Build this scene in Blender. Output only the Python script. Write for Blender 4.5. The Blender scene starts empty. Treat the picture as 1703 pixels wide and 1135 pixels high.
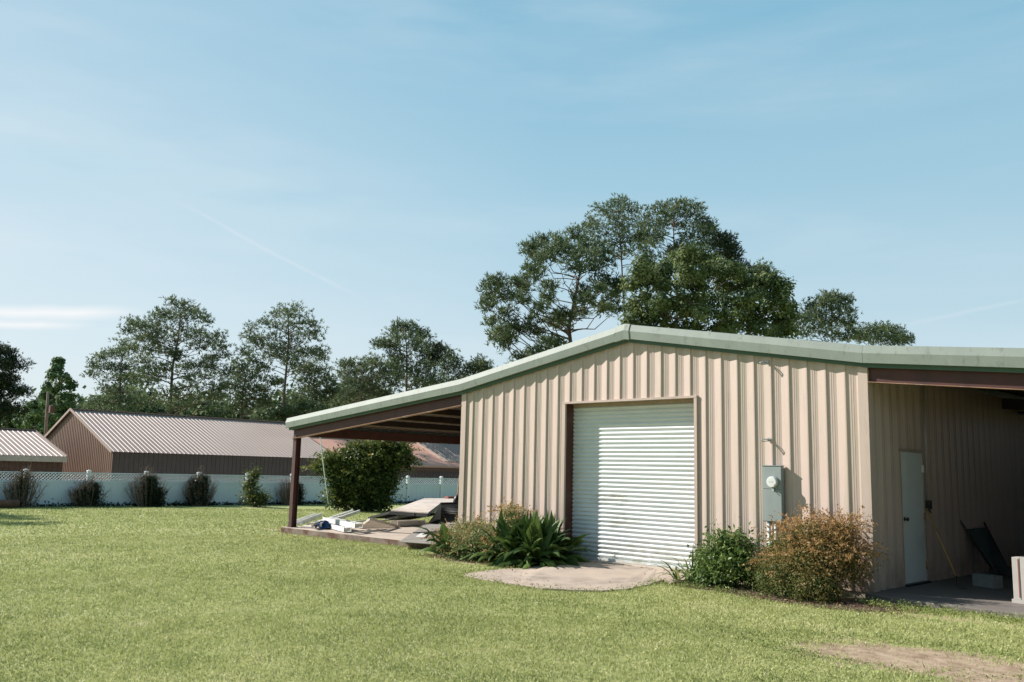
import bpy, math, random
import numpy as np
from mathutils import Matrix, Vector
random.seed(5); rng = np.random.default_rng(7)
scn = bpy.context.scene
COL = scn.collection
# ------------------------------------------------------------------ camera maths (survey of the place)
CP = np.array([10.0011, -13.1167, 1.5717]); FP = 1493.376
YAW, PIT, ROL = [math.radians(a) for a in (44.9219, 8.3149, 1.3484)]
FW = np.array([-math.sin(YAW)*math.cos(PIT), math.cos(YAW)*math.cos(PIT), math.sin(PIT)])
_r0 = np.array([math.cos(YAW), math.sin(YAW), 0]); _u0 = np.cross(_r0, FW)
RT = math.cos(ROL)*_r0 + math.sin(ROL)*_u0
UP = -math.sin(ROL)*_r0 + math.cos(ROL)*_u0
def ray(x, y): return FW + RT*(x-851.5)/FP - UP*(y-567.5)/FP
def pl(ax, v, x, y):
    d = ray(x, y); return CP + d*(v-CP[ax])/d[ax]
def at(x, y, D): return CP + ray(x, y)*D
V = lambda *a: np.array(a, float)
# ------------------------------------------------------------------ object helpers
def tag(o, label=None, cat=None, group=None, kind=None):
    if label: o['label'] = label
    if cat: o['category'] = cat
    if group: o['group'] = group
    if kind: o['kind'] = kind
    return o
def empty(name, loc=(0,0,0), label=None, cat=None, group=None):
    o = bpy.data.objects.new(name, None); COL.objects.link(o); o.location = [float(a) for a in loc]
    o.empty_display_size = .2
    return tag(o, label, cat, group)
def link(name, me, mat, parent=None):
    o = bpy.data.objects.new(name, me); COL.objects.link(o)
    if mat: me.materials.append(mat)
    if parent:
        o.parent = parent
        o.matrix_parent_inverse = Matrix.Translation(parent.matrix_basis.translation).inverted() if parent.parent is None else Matrix.Identity(4)
    return o
class MB:
    def __init__(s): s.v = []; s.f = []; s.sm = []
    def add(s, vs, fs, smooth=False):
        b = len(s.v); s.v += [tuple(float(c) for c in p) for p in vs]
        s.f += [tuple(b+i for i in f) for f in fs]; s.sm += [smooth]*len(fs); return s
    def box(s, c, size, R=None):
        h = np.array(size)/2.; pts = []
        for dx in (-1,1):
            for dy in (-1,1):
                for dz in (-1,1):
                    p = np.array([dx,dy,dz])*h
                    if R is not None: p = R@p
                    pts.append(np.array(c)+p)
        return s.add(pts, [(0,1,3,2),(4,6,7,5),(0,4,5,1),(2,3,7,6),(0,2,6,4),(1,5,7,3)])
    def bb(s, x0,x1,y0,y1,z0,z1): return s.box(((x0+x1)/2,(y0+y1)/2,(z0+z1)/2),(x1-x0,y1-y0,z1-z0))
    def prism(s, poly, A, B, N, O, t0, t1):   # 2d polygon (a,b) extruded along N
        A,B,N,O = map(np.array,(A,B,N,O)); n = len(poly)
        v = [O+A*a+B*b+N*t0 for a,b in poly]+[O+A*a+B*b+N*t1 for a,b in poly]
        return s.add(v, [tuple(range(n))[::-1], tuple(range(n,2*n))]+[(i,(i+1)%n,n+(i+1)%n,n+i) for i in range(n)])
    def beam(s, a, b, w, h, up=(0,0,1)):      # rectangular bar from a to b
        a,b = np.array(a,float),np.array(b,float); d=b-a; L=np.linalg.norm(d); d/=L
        up=np.array(up,float); sx=np.cross(d,up); sx/=np.linalg.norm(sx); u=np.cross(sx,d)
        R=np.array([d,sx,u]).T
        return s.box((a+b)/2,(L,w,h),R)
    def tube(s, pts, rad, n=8, caps=True, smooth=True):
        pts=[np.array(p,float) for p in pts]; rad = rad if hasattr(rad,'__len__') else [rad]*len(pts)
        vs=[]; m=len(pts); px=None
        for i,p in enumerate(pts):
            d=pts[min(i+1,m-1)]-pts[max(i-1,0)]; d/=np.linalg.norm(d)+1e-9
            if px is None:
                a=np.array([0,0,1.]) if abs(d[2])<.9 else np.array([1.,0,0]); px=np.cross(d,a)
            px=px-d*(px@d); px/=np.linalg.norm(px)+1e-9; py=np.cross(d,px)
            for k in range(n):
                t=2*math.pi*k/n; vs.append(p+rad[i]*(math.cos(t)*px+math.sin(t)*py))
        fs=[(i*n+k,i*n+(k+1)%n,(i+1)*n+(k+1)%n,(i+1)*n+k) for i in range(m-1) for k in range(n)]
        s.add(vs,fs,smooth)
        if caps:
            b=len(s.v)-m*n; s.f+= [tuple(b+k for k in range(n))[::-1], tuple(b+(m-1)*n+k for k in range(n))]; s.sm+=[False,False]
        return s
    def mesh(s, name):
        me=bpy.data.meshes.new(name); me.from_pydata(s.v,[],s.f); me.polygons.foreach_set('use_smooth',s.sm); me.update(); return me
    def build(s, name, mat, parent=None, label=None, bevel=0):
        o=link(name,s.mesh(name),mat,parent)
        if label: o['label']=label
        if bevel:
            m=o.modifiers.new('b','BEVEL'); m.width=bevel; m.segments=2; m.limit_method='ANGLE'
        return o
def raw_mesh(name, verts, faces, tint=None):
    """verts (N,3), faces (M,k) -> mesh quickly"""
    me=bpy.data.meshes.new(name); n=len(verts); m,k=faces.shape
    me.vertices.add(n); me.vertices.foreach_set('co',verts.astype(np.float32).ravel())
    me.loops.add(m*k); me.loops.foreach_set('vertex_index',faces.astype(np.int32).ravel())
    me.polygons.add(m); me.polygons.foreach_set('loop_start',np.arange(0,m*k,k,dtype=np.int32))
    me.polygons.foreach_set('loop_total',np.full(m,k,dtype=np.int32))
    me.update(calc_edges=True)
    if tint is not None:
        a=me.attributes.new('tint','FLOAT','POINT'); a.data.foreach_set('value',tint.astype(np.float32))
    return me
# ------------------------------------------------------------------ materials
def newmat(name):
    m=bpy.data.materials.new(name); m.use_nodes=True; nt=m.node_tree; nt.nodes.clear()
    out=nt.nodes.new('ShaderNodeOutputMaterial'); return m,nt,out
def N(nt,t,**k):
    n=nt.nodes.new(t)
    for a,b in k.items():
        if a in n.inputs: n.inputs[a].default_value=b
        else: setattr(n,a,b)
    return n
def mixc(nt,f,a,b):
    n=nt.nodes.new('ShaderNodeMix'); n.data_type='RGBA'
    for s,v in ((0,f),(6,a),(7,b)):
        if hasattr(v,'is_output'): nt.links.new(v,n.inputs[s])
        else: n.inputs[s].default_value = v if s==0 else (*v,1) if len(v)==3 else v
    return n.outputs[2]
def noise(nt,scale,detail=4,rough=.55,stretch=(1,1,1),vec=None,off=0):
    tc=N(nt,'ShaderNodeTexCoord'); mp=N(nt,'ShaderNodeMapping'); mp.inputs['Scale'].default_value=stretch
    mp.inputs['Location'].default_value=(off,off*.7,off*.3)
    nt.links.new(tc.outputs['Object'] if vec is None else vec,mp.inputs[0])
    n=N(nt,'ShaderNodeTexNoise',Scale=scale,Detail=detail,Roughness=rough); nt.links.new(mp.outputs[0],n.inputs['Vector'])
    return n.outputs['Fac']
def ramp(nt,f,a,b):
    r=N(nt,'ShaderNodeMapRange'); r.inputs[1].default_value=a; r.inputs[2].default_value=b; nt.links.new(f,r.inputs[0]); return r.outputs[0]
def mat(name,col,rough=.6,metal=0,var=.12,vs=3,dirt=None,dirt_amt=.5,stretch=(1,1,1),bump=0,bs=30,dlo=.5,dhi=.72,spec=.5,off=0,ds=None):
    m,nt,out=newmat(name); p=N(nt,'ShaderNodeBsdfPrincipled'); nt.links.new(p.outputs[0],out.inputs[0])
    c=np.array(col)
    f=noise(nt,vs,5,.6,stretch,off=off)
    cc=mixc(nt,ramp(nt,f,.3,.7),tuple(c*(1-var)),tuple(np.minimum(c*(1+var),.95)))
    if dirt is not None:
        g=noise(nt,(ds or vs*.6),6,.65,stretch,off=off+17)
        mm=N(nt,'ShaderNodeMath',operation='MULTIPLY'); nt.links.new(ramp(nt,g,dlo,dhi),mm.inputs[0]); mm.inputs[1].default_value=dirt_amt
        cc=mixc(nt,mm.outputs[0],cc,dirt)
    nt.links.new(cc,p.inputs['Base Color'])
    p.inputs['Roughness'].default_value=rough; p.inputs['Metallic'].default_value=metal; p.inputs['Specular IOR Level'].default_value=spec
    if bump:
        b=N(nt,'ShaderNodeBump',Strength=bump); b.inputs['Distance'].default_value=.01
        nt.links.new(noise(nt,bs,4,.6,stretch),b.inputs['Height']); nt.links.new(b.outputs[0],p.inputs['Normal'])
    return m
def wallmat():
    m=mat('tan_metal',(.535,.420,.362),.42,0,.05,2.2,(.33,.31,.22),.55,(3,3,.30),dlo=.50,dhi=.74,bump=.03,bs=2)
    nt=m.node_tree; p=[n for n in nt.nodes if n.type=='BSDF_PRINCIPLED'][0]; old=p.inputs['Base Color'].links[0].from_socket
    tc=N(nt,'ShaderNodeTexCoord'); sp=N(nt,'ShaderNodeSeparateXYZ'); nt.links.new(tc.outputs['Object'],sp.inputs[0])
    g=ramp(nt,sp.outputs[2],.55,.0); n1=ramp(nt,noise(nt,6,6,.7,(1,1,.6),off=5),.35,.7)
    mu=N(nt,'ShaderNodeMath',operation='MULTIPLY'); nt.links.new(g,mu.inputs[0]); nt.links.new(n1,mu.inputs[1])
    c1=mixc(nt,mu.outputs[0],old,(.25,.17,.11))
    st=ramp(nt,noise(nt,4.5,5,.75,(2.6,2.6,.16),off=31),.60,.72); m2=N(nt,'ShaderNodeMath',operation='MULTIPLY'); nt.links.new(st,m2.inputs[0]); m2.inputs[1].default_value=.55
    nt.links.new(mixc(nt,m2.outputs[0],c1,(.23,.22,.13)),p.inputs['Base Color']); return m
def leafmat(name,c0,c1,c2=None,trans=.35,rough=.5):
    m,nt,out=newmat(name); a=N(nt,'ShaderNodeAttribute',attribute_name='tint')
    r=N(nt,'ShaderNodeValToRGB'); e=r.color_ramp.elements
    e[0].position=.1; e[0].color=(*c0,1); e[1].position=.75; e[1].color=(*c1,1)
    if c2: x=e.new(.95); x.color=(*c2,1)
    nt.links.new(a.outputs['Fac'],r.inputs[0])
    p=N(nt,'ShaderNodeBsdfPrincipled'); p.inputs['Roughness'].default_value=rough; p.inputs['Specular IOR Level'].default_value=.18
    nt.links.new(r.outputs[0],p.inputs['Base Color'])
    t=N(nt,'ShaderNodeBsdfTranslucent'); nt.links.new(r.outputs[0],t.inputs[0])
    s=N(nt,'ShaderNodeMixShader'); s.inputs[0].default_value=trans
    nt.links.new(p.outputs[0],s.inputs[1]); nt.links.new(t.outputs[0],s.inputs[2]); nt.links.new(s.outputs[0],out.inputs[0])
    return m
M={}
M['tan']=wallmat()
M['tan_trim']=mat('tan_trim',(.42,.32,.25),.5,0,.08,3,(.2,.15,.1),.4,(2,2,.5))
M['green']=mat('green_trim',(.25,.285,.25),.6,0,.08,1.5,(.12,.125,.09),.7,(2.2,2.2,1.0),dlo=.55,dhi=.75,ds=5,spec=.30)
M['green_shade']=mat('green_shade_trim',(.055,.115,.08),.5,0,.1,3)  # green trim darkened in the colour for the shade below the rake
M['roofgreen']=mat('roof_sheet',(.33,.38,.33),.4,0,.08,1)
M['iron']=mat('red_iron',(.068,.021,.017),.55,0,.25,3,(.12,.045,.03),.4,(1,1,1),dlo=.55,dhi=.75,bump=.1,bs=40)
M['iron_lit']=mat('rusty_lit_flange',(.30,.17,.10),.7,0,.3,6,(.5,.45,.38),.6,dlo=.55,dhi=.65)  # paler copy of the red iron: rust plus painted sunlight
M['jamb']=mat('jamb_paint',(.085,.028,.02),.5,0,.15,4,(.2,.14,.1),.3)
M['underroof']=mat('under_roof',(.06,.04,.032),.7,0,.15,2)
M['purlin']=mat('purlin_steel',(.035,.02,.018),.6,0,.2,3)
M['purlin_lit']=mat('purlin_flange_sunlit',(.32,.24,.16),.6,0,.2,5)  # pale copy of the purlin steel, sunlight on the lip put into the colour
M['white_door']=mat('side_door_paint',(.64,.70,.70),.45,0,.03,2,(.4,.42,.38),.3)
M['black']=mat('black_metal',(.02,.02,.02),.45,0,.2,5)
M['steel']=mat('galvanised',(.42,.45,.46),.4,.4,.12,8)
M['meterbox']=mat('grey_enclosure',(.265,.305,.295),.42,0,.05,2,(.40,.40,.36),.4,(4,4,.6),dlo=.5,dhi=.7)
M['meterface']=mat('meter_plastic',(.72,.73,.70),.25,0,.04,6)
M['conduit']=mat('pvc_conduit',(.50,.55,.56),.45,0,.1,6)
M['fence']=mat('white_vinyl',(.66,.75,.80),.4,0,.03,1,(.5,.58,.5),.35,(1,1,.5))
M['post']=mat('white_vinyl_post',(.78,.80,.80),.4,0,.03,1)
M['barnroof']=mat('brown_roof',(.375,.28,.235),.58,0,.05,.6,(.27,.18,.15),.5,(.6,.6,.6))
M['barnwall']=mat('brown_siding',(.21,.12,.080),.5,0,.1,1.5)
M['barnshade']=mat('shaded_siding',(.060,.034,.030),.5,0,.1,1.5)  # brown siding with the shade of the sunless sides put into the colour
M['barntrim']=mat('barn_trim',(.22,.16,.14),.5,0,.1,2)
M['tantrim2']=mat('barn_fascia',(.42,.34,.28),.5,0,.1,2)
M['redroof']=mat('red_roof',(.62,.33,.235),.7,0,.08,.8,(.4,.22,.17),.5)
M['redtrim']=mat('red_roof_flashing',(.5,.36,.28),.6,0,.1,2)
M['brick']=mat('wood_wall',(.095,.042,.026),.7,0,.3,2,stretch=(1,1,6))
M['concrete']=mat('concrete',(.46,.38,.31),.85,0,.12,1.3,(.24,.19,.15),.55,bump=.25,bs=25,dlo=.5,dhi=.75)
M['slabedge']=mat('slab_edge_concrete',(.21,.16,.125),.9,0,.3,3,(.10,.035,.018),.9,(1,1,1.5),bump=.4,bs=20,dlo=.48,dhi=.6)
M['apron']=mat('apron_concrete',(.42,.335,.265),.9,0,.14,1.6,(.17,.14,.115),.8,bump=.35,bs=30,dlo=.5,dhi=.7,ds=1.1)
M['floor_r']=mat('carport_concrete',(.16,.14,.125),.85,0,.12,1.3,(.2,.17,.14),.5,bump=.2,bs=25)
M['whitealu']=mat('white_aluminium',(.70,.70,.67),.5,0,.08,3,(.36,.32,.26),.75,dlo=.5,dhi=.75)
M['offwhite']=mat('weathered_white',(.60,.55,.48),.6,0,.12,4,(.28,.24,.2),.5)
M['blue']=mat('blue_tarp',(.015,.065,.20),.5,0,.3,6)
M['ply']=mat('weathered_plywood',(.58,.50,.43),.8,0,.12,2,(.22,.17,.14),.6,(1,3,1),dlo=.45,dhi=.65)
M['greyply']=mat('dark_ramp_sheet',(.26,.28,.275),.6,0,.15,2,(.13,.13,.12),.5,(4,1,1))
M['greysheet']=mat('grey_board',(.27,.25,.22),.75,0,.12,2.5,(.15,.14,.125),.6,(1,1,1),bump=.1,bs=30)
M['wood']=mat('yellow_wood_handle',(.42,.25,.09),.5,0,.15,5)
M['block']=mat('cinder_block',(.22,.22,.21),.95,0,.15,15,bump=.5,bs=60)
M['darkpanel']=mat('dark_green_panel',(.04,.055,.05),.5,0,.15,3)
M['whiteboard']=mat('wrapped_boards',(.46,.43,.39),.6,0,.08,6)
M['redstripe']=mat('red_band',(.35,.12,.10),.6)
M['log']=mat('log_bark',(.14,.07,.045),.85,0,.3,5)
M['bark']=mat('pine_bark',(.115,.085,.07),.95,0,.3,6,(.05,.04,.035),.6,(1,1,.4),bump=.6,bs=12)
M['stem']=mat('shrub_stem',(.16,.10,.065),.9,0,.3,20)
M['mulch']=mat('mulch_soil',(.085,.05,.032),.95,0,.4,20,(.2,.13,.09),.5,bump=.8,bs=50)
M['twig']=mat('dead_twig',(.24,.175,.13),.9,0,.3,8)
M['palepole']=mat('pale_blue_pole',(.74,.85,.90),.5,0,.1,5)
M['flower']=mat('orange_petal',(.6,.16,.04),.6)
M['pine']=leafmat('pine_needles',(.050,.088,.046),(.17,.215,.10),(.29,.29,.16),.3)
M['pine2']=leafmat('pine_needles_pale',(.065,.110,.062),(.20,.245,.125),(.32,.325,.19),.32)
M['pinedark']=leafmat('pine_needles_dark',(.014,.030,.020),(.045,.070,.035),(.09,.10,.05),.2)
M['oak']=leafmat('broadleaf_crown',(.032,.066,.022),(.17,.215,.075),(.31,.33,.15),.3,.6)
M['cone']=leafmat('young_tree_leaves',(.035,.085,.035),(.14,.22,.09),(.26,.34,.18),.32,.6)
M['pale']=leafmat('pale_shrub_leaves',(.05,.085,.035),(.12,.165,.075),(.2,.24,.12),.35)
M['vine']=leafmat('large_shrub_leaves',(.022,.05,.015),(.14,.18,.045),(.36,.30,.10),.3,.42)
M['nandina']=leafmat('nandina_leaves',(.10,.14,.04),(.43,.25,.105),(.56,.37,.20),.34)
M['nandina2']=leafmat('nandina_low_leaves',(.08,.125,.04),(.40,.40,.17),(.66,.42,.23),.3)
M['greenbush']=leafmat('green_bush_leaves',(.04,.09,.02),(.21,.29,.08),(.46,.46,.22),.3,.4)
M['broad']=leafmat('broad_glossy_leaves',(.025,.06,.015),(.12,.185,.045),(.30,.34,.10),.22,.45)
M['strap']=leafmat('strap_leaves',(.05,.10,.03),(.14,.22,.06),(.40,.38,.16),.3,.4)
M['darkbush']=leafmat('fence_shrub_leaves',(.012,.025,.012),(.035,.06,.022),(.09,.12,.045),.2)
M['grass']=leafmat('grass_blades',(.225,.275,.085),(.44,.465,.185),(.64,.60,.36),.35,.55)
M['weeds']=leafmat('weed_leaves',(.15,.21,.06),(.32,.37,.12),(.3,.3,.12),.3)

def roller_mat():
    m,nt,out=newmat('white_roller_slats'); p=N(nt,'ShaderNodeBsdfPrincipled',Roughness=.38); nt.links.new(p.outputs[0],out.inputs[0])
    tc=N(nt,'ShaderNodeTexCoord'); sp=N(nt,'ShaderNodeSeparateXYZ'); nt.links.new(tc.outputs['Object'],sp.inputs[0])
    def blob(cx,cz,rx,rz):   # mildew patch
        a=N(nt,'ShaderNodeMath',operation='MULTIPLY_ADD'); nt.links.new(sp.outputs[0],a.inputs[0]); a.inputs[1].default_value=1/rx; a.inputs[2].default_value=-cx/rx
        b=N(nt,'ShaderNodeMath',operation='MULTIPLY_ADD'); nt.links.new(sp.outputs[2],b.inputs[0]); b.inputs[1].default_value=1/rz; b.inputs[2].default_value=-cz/rz
        a2=N(nt,'ShaderNodeMath',operation='MULTIPLY'); nt.links.new(a.outputs[0],a2.inputs[0]); nt.links.new(a.outputs[0],a2.inputs[1])
        b2=N(nt,'ShaderNodeMath',operation='MULTIPLY_ADD'); nt.links.new(b.outputs[0],b2.inputs[0]); nt.links.new(b.outputs[0],b2.inputs[1]); nt.links.new(a2.outputs[0],b2.inputs[2])
        return ramp(nt,b2.outputs[0],1.0,.1)
    n1=noise(nt,5,6,.7,(1,1,2.5)); n2=ramp(nt,n1,.42,.66)
    s=N(nt,'ShaderNodeMath',operation='ADD'); nt.links.new(blob(-.35,.72,.55,.22),s.inputs[0])
    nt.links.new(blob(-.55,1.12,.6,.16),s.inputs[1])
    s2=N(nt,'ShaderNodeMath',operation='ADD'); nt.links.new(s.outputs[0],s2.inputs[0]); nt.links.new(blob(0,.05,2.,.42),s2.inputs[1])
    k=N(nt,'ShaderNodeMath',operation='MULTIPLY'); nt.links.new(s2.outputs[0],k.inputs[0]); nt.links.new(n2,k.inputs[1])
    k2=N(nt,'ShaderNodeMath',operation='MULTIPLY'); nt.links.new(k.outputs[0],k2.inputs[0]); k2.inputs[1].default_value=.65; k2.use_clamp=True
    c=mixc(nt,ramp(nt,noise(nt,2,4,.6,(1,1,3),off=3),.3,.7),(.67,.71,.71),(.75,.775,.77))
    nt.links.new(mixc(nt,k2.outputs[0],c,(.33,.30,.17)),p.inputs['Base Color']); return m
M['roller']=roller_mat()

def ground_mat():
    m,nt,out=newmat('lawn_soil'); p=N(nt,'ShaderNodeBsdfPrincipled',Roughness=.95); nt.links.new(p.outputs[0],out.inputs[0])
    p.inputs['Specular IOR Level'].default_value=.1
    a=noise(nt,.35,6,.6); b=noise(nt,9,5,.7,off=4); c=noise(nt,60,3,.7,off=9)
    col=mixc(nt,ramp(nt,a,.35,.65),(.30,.335,.12),(.39,.39,.18))
    col=mixc(nt,ramp(nt,b,.42,.75),col,(.25,.285,.10))
    col=mixc(nt,ramp(nt,c,.5,.8),col,(.30,.30,.13))
    at_=N(nt,'ShaderNodeAttribute',attribute_name='dirt')
    n3=noise(nt,7,6,.7,off=2); ad=N(nt,'ShaderNodeMath',operation='MULTIPLY_ADD'); nt.links.new(n3,ad.inputs[0]); ad.inputs[1].default_value=1.7; ad.inputs[2].default_value=-.85
    ad2=N(nt,'ShaderNodeMath',operation='ADD'); nt.links.new(ad.outputs[0],ad2.inputs[0]); nt.links.new(at_.outputs['Fac'],ad2.inputs[1])
    dirt=mixc(nt,ramp(nt,noise(nt,5,6,.7,(1,1,1),off=8),.35,.65),(.27,.19,.125),(.50,.385,.27))
    col=mixc(nt,ramp(nt,ad2.outputs[0],.42,.58),col,dirt)
    nt.links.new(col,p.inputs['Base Color'])
    bp=N(nt,'ShaderNodeBump',Strength=.6); bp.inputs['Distance'].default_value=.03; nt.links.new(noise(nt,45,5,.7),bp.inputs['Height']); nt.links.new(bp.outputs[0],p.inputs['Normal'])
    return m
M['ground']=ground_mat()
# ------------------------------------------------------------------ ground
def sstep(x,a,b):
    t=np.clip((x-a)/(b-a),0,1); return t*t*(3-2*t)
def gz(x,y):
    x=np.asarray(x,float); y=np.asarray(y,float)
    z=-.115-.035*sstep(-x,3.5,5.5)-.05*sstep(-x,10,26)
    z=z+.05*sstep(x,3.6,5.0)*sstep(y,-1.9,-.8)*(1-sstep(x,30,40))
    z=z+.012*np.sin(x*.9+1)*np.cos(y*.8)
    return z
_c1=pl(2,-.11,1500,1088); _c2=pl(2,-.11,1690,1112)
def dirt_f(x,y):
    """1 inside the bare patches of the lawn"""
    def ell(cx,cy,a,b,th):
        c,s=math.cos(th),math.sin(th); u=(x-cx)*c+(y-cy)*s; v=-(x-cx)*s+(y-cy)*c
        return 1.25-np.sqrt((u/a)**2+(v/b)**2)
    d=ell(_c1[0]+.1,_c1[1]-.12,1.35,.95,.30)
    d=np.maximum(d,ell(_c2[0]+.2,_c2[1]-.3,1.3,1.05,.1))
    d=np.maximum(d,ell(-2.9,-1.45,1.3,.28,-.05)*.75)     # bed edge by the broad-leaf plants
    d=np.maximum(d,ell(2.4,-1.05,1.1,.22,.0)*.8)
    d=np.maximum(d,ell(5.7,-1.25,1.3,.22,.05)*.62)
    d=np.maximum(d,ell(-3.8,-5.2,.28,.12,.0)*.6)
    d=np.maximum(d,ell(-12.3,.2,1.2,.3,.0)*.62)
    return np.clip(d,0,1)
def ground():
    xs=np.concatenate([np.linspace(-260,-40,12),np.arange(-38,14,.22),np.linspace(14.5,260,14)])
    ys=np.concatenate([np.linspace(-260,-18,12),np.arange(-17,8,.22),np.linspace(8.5,45,60),np.linspace(50,300,14)])
    X,Y=np.meshgrid(xs,ys,indexing='ij'); Z=gz(X,Y)
    v=np.stack([X.ravel(),Y.ravel(),Z.ravel()],1); ny=len(ys)
    i,j=np.meshgrid(np.arange(len(xs)-1),np.arange(ny-1),indexing='ij'); b=(i*ny+j).ravel()
    f=np.stack([b,b+ny,b+ny+1,b+1],1)
    me=raw_mesh('ground',v,f); a=me.attributes.new('dirt','FLOAT','POINT'); a.data.foreach_set('value',dirt_f(v[:,0],v[:,1]).astype(np.float32))
    me.polygons.foreach_set('use_smooth',[True]*len(f))
    tag(link('ground',me,M['ground']),kind='structure')
ground()
# ------------------------------------------------------------------ main metal building
XL,XR=-4.464,4.374; RIDGE=4.02; EAVE=3.27
DEPTH=12.2
def roofz(x):      # underside of trim / top of wall sheets on the front
    if x<XL: return EAVE-(XL-x)*.098
    if x>XR: return EAVE-(x-XR)*.10
    return RIDGE-(RIDGE-EAVE)*abs(x)/4.42
PROF=[(0,.0085),(.012,.008),(.05,.006),(.056,.0085),(.062,.0052),(.085,.0035),(.091,.006),(.097,.0028),(.14,0),(.270,.0262),(.289,.0267),(.3035,.0087)]
BRIB=[(0,0),(.085,0),(.1,.02),(.13,.02),(.145,0),(.2299,0)]
def corr(O,A,B,Nn,L,vlo,vhi,period,prof,opens=(),phase=0):
    O,A,B,Nn=map(lambda q:np.array(q,float),(O,A,B,Nn)); mb=MB()
    us=set([0.,L])
    k=math.floor(-phase/period)-1
    pts=[]
    while k*period+phase<L+period:
        for u,d in prof: pts.append((k*period+phase+u,d))
        k+=1
    pts.sort(); pu=[p[0] for p in pts]; pd=[p[1] for p in pts]
    us|={u for u in pu if 0<u<L}
    for o in opens: us|={o[0],o[1]}
    us=sorted(us); ds=np.interp(us,pu,pd)
    for a,b,da,db in zip(us[:-1],us[1:],ds[:-1],ds[1:]):
        if b-a<1e-6: continue
        m=(a+b)/2; segs=[(vlo(a),vlo(b),vhi(a),vhi(b))]
        for o in opens:
            if o[0]<m<o[1]:
                segs=[]
                if o[2]>vlo(m)+.01: segs.append((vlo(a),vlo(b),o[2],o[2]))
                segs.append((o[3],o[3],vhi(a),vhi(b)))
        for l0,l1,h0,h1 in segs:
            mb.add([O+A*a+B*l0+Nn*da,O+A*b+B*l1+Nn*db,O+A*b+B*h1+Nn*db,O+A*a+B*h0+Nn*da],[(0,1,2,3)])
    return mb
bld=empty('metal_building',(0,0,0),'tan ribbed metal building with white roller door, green roof trim and open side sheds','metal building')
DL,DR,DH=-1.524,1.42,2.905; REC=.213
corr((XL,-.034,-.02),(1,0,0),(0,0,1),(0,-1,0),XR-XL,lambda u:0,lambda u:roofz(XL+u)+.02+.04,.3048,PROF,[(DL-XL,DR-XL,0,DH+.02)],phase=.02).build('front_wall',M['tan'],bld)
Y0,Y1=1.06,1.93
corr((XR+.004,.0,-.01),(0,1,0),(0,0,1),(1,0,0),DEPTH,lambda u:0,lambda u:EAVE,.3048,PROF,[(Y0-.03,Y1+.03,0,2.07)],phase=.12).build('side_wall',M['tan'],bld,'shaded ribbed wall with the white door')
corr((XL-.004,DEPTH,-.01),(0,-1,0),(0,0,1),(-1,0,0),DEPTH,lambda u:0,lambda u:EAVE,.3048,PROF).build('side_wall',M['tan'],bld)
MB().bb(XL+.05,XR-.05,DEPTH-.1,DEPTH,0,3.2).build('back_wall',M['tan'],bld)
# corner trims
MB().bb(XL-.02,XL+.10,-.073,-.030,-.02,EAVE).bb(XL-.045,XL-.0205,-.073,.12,-.02,EAVE-.0).build('corner_trim',M['tan'],bld)
MB().bb(XR-.10,XR+.045,-.073,-.032,-.02,EAVE-.01).bb(XR+.008,XR+.045,-.0315,.11,-.02,EAVE-.03).build('corner_trim',M['tan'],bld)
# door opening
dj=MB(); dj.bb(DL-.03,DL,-.03,REC+.1,-.02,DH+.004); dj.build('door_jamb',M['jamb'],bld,'rust red left door jamb')
MB().bb(DR+.001,DR+.04,-.03,REC+.1,-.02,DH+.004).build('door_jamb',M['jamb'],bld)
MB().bb(DL,DR,-.028,REC+.1,DH+.005,DH+.03).build('door_header',M['tan_trim'],bld)
tr=MB(); tr.bb(DL-.055,DL+.012,-.076,-.031,-.02,DH-.002); tr.bb(DR-.012,DR+.045,-.076,-.031,-.02,DH-.002); tr.bb(DL-.055,DR+.045,-.080,-.031,DH-.001,DH+.038)
tr.build('door_casing',M['tan'],bld)
# roller curtain
rd=MB(); nz=35; P=(DH-.10)/nz; 
prof=[(0,0),(.10,.004),(.2,.016),(.35,.026),(.55,.030),(.75,.024),(.88,.012),(.95,.001)]
zz=[];dd=[]
for k in range(nz):
    for a,d in prof: zz.append((k+a)*P+.05); dd.append(d)
zz=[-.0]+zz; dd=[.012]+dd
vs=[];fs=[]
for z,d in zip(zz,dd): vs+= [(DL+.002,REC-d,z),(DR-.002,REC-d,z)]
for i in range(len(zz)-1): fs.append((2*i,2*i+1,2*i+3,2*i+2))
rd.add(vs,fs,True); roll=rd.build('roller_door',M['roller'],bld)
MB().bb(DL+.002,DR-.002,REC-.045,REC+.02,-.0,.045).build('bottom_bar',M['roller'],roll)
MB().bb(DL+.002,DR-.002,REC-.03,REC+.08,DH-.055,DH+.004).build('head_stop',M['tan_trim'],roll)
MB().tube([(1.30,REC-.04,2.62),(1.305,REC-.045,2.35),(1.30,REC-.04,2.02)],.005,5).build('pull_cord',M['offwhite'],roll)
# side door
sd=MB(); sd.bb(XR-.005,XR+.03,Y0,Y1,.03,2.03); sdo=sd.build('side_door',M['white_door'],bld,'white flush steel door in the shaded side wall',bevel=.004)
MB().bb(XR-.01,XR+.040,Y0-.045,Y0-.003,0,2.075).bb(XR-.01,XR+.040,Y1+.003,Y1+.045,0,2.075).bb(XR-.01,XR+.043,Y0-.045,Y1+.045,2.033,2.078).build('door_frame',M['tan_trim'],bld)
MB().bb(XR-.0,XR+.09,Y0-.02,Y1+.02,-.0,.028).build('threshold',M['black'],bld)
h=MB(); h.tube([(XR+.03,Y0+.07,1.0),(XR+.06,Y0+.07,1.0)],.014,10); h.tube([(XR+.058,Y0+.07,1.0),(XR+.075,Y0+.07,1.0),(XR+.095,Y0+.07,1.0),(XR+.10,Y0+.07,1.0)],[.015,.03,.026,.012],12); h.tube([(XR+.028,Y0+.07,1.0),(XR+.036,Y0+.07,1.0)],.034,14)
h.build('handle',M['black'],sdo)
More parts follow.
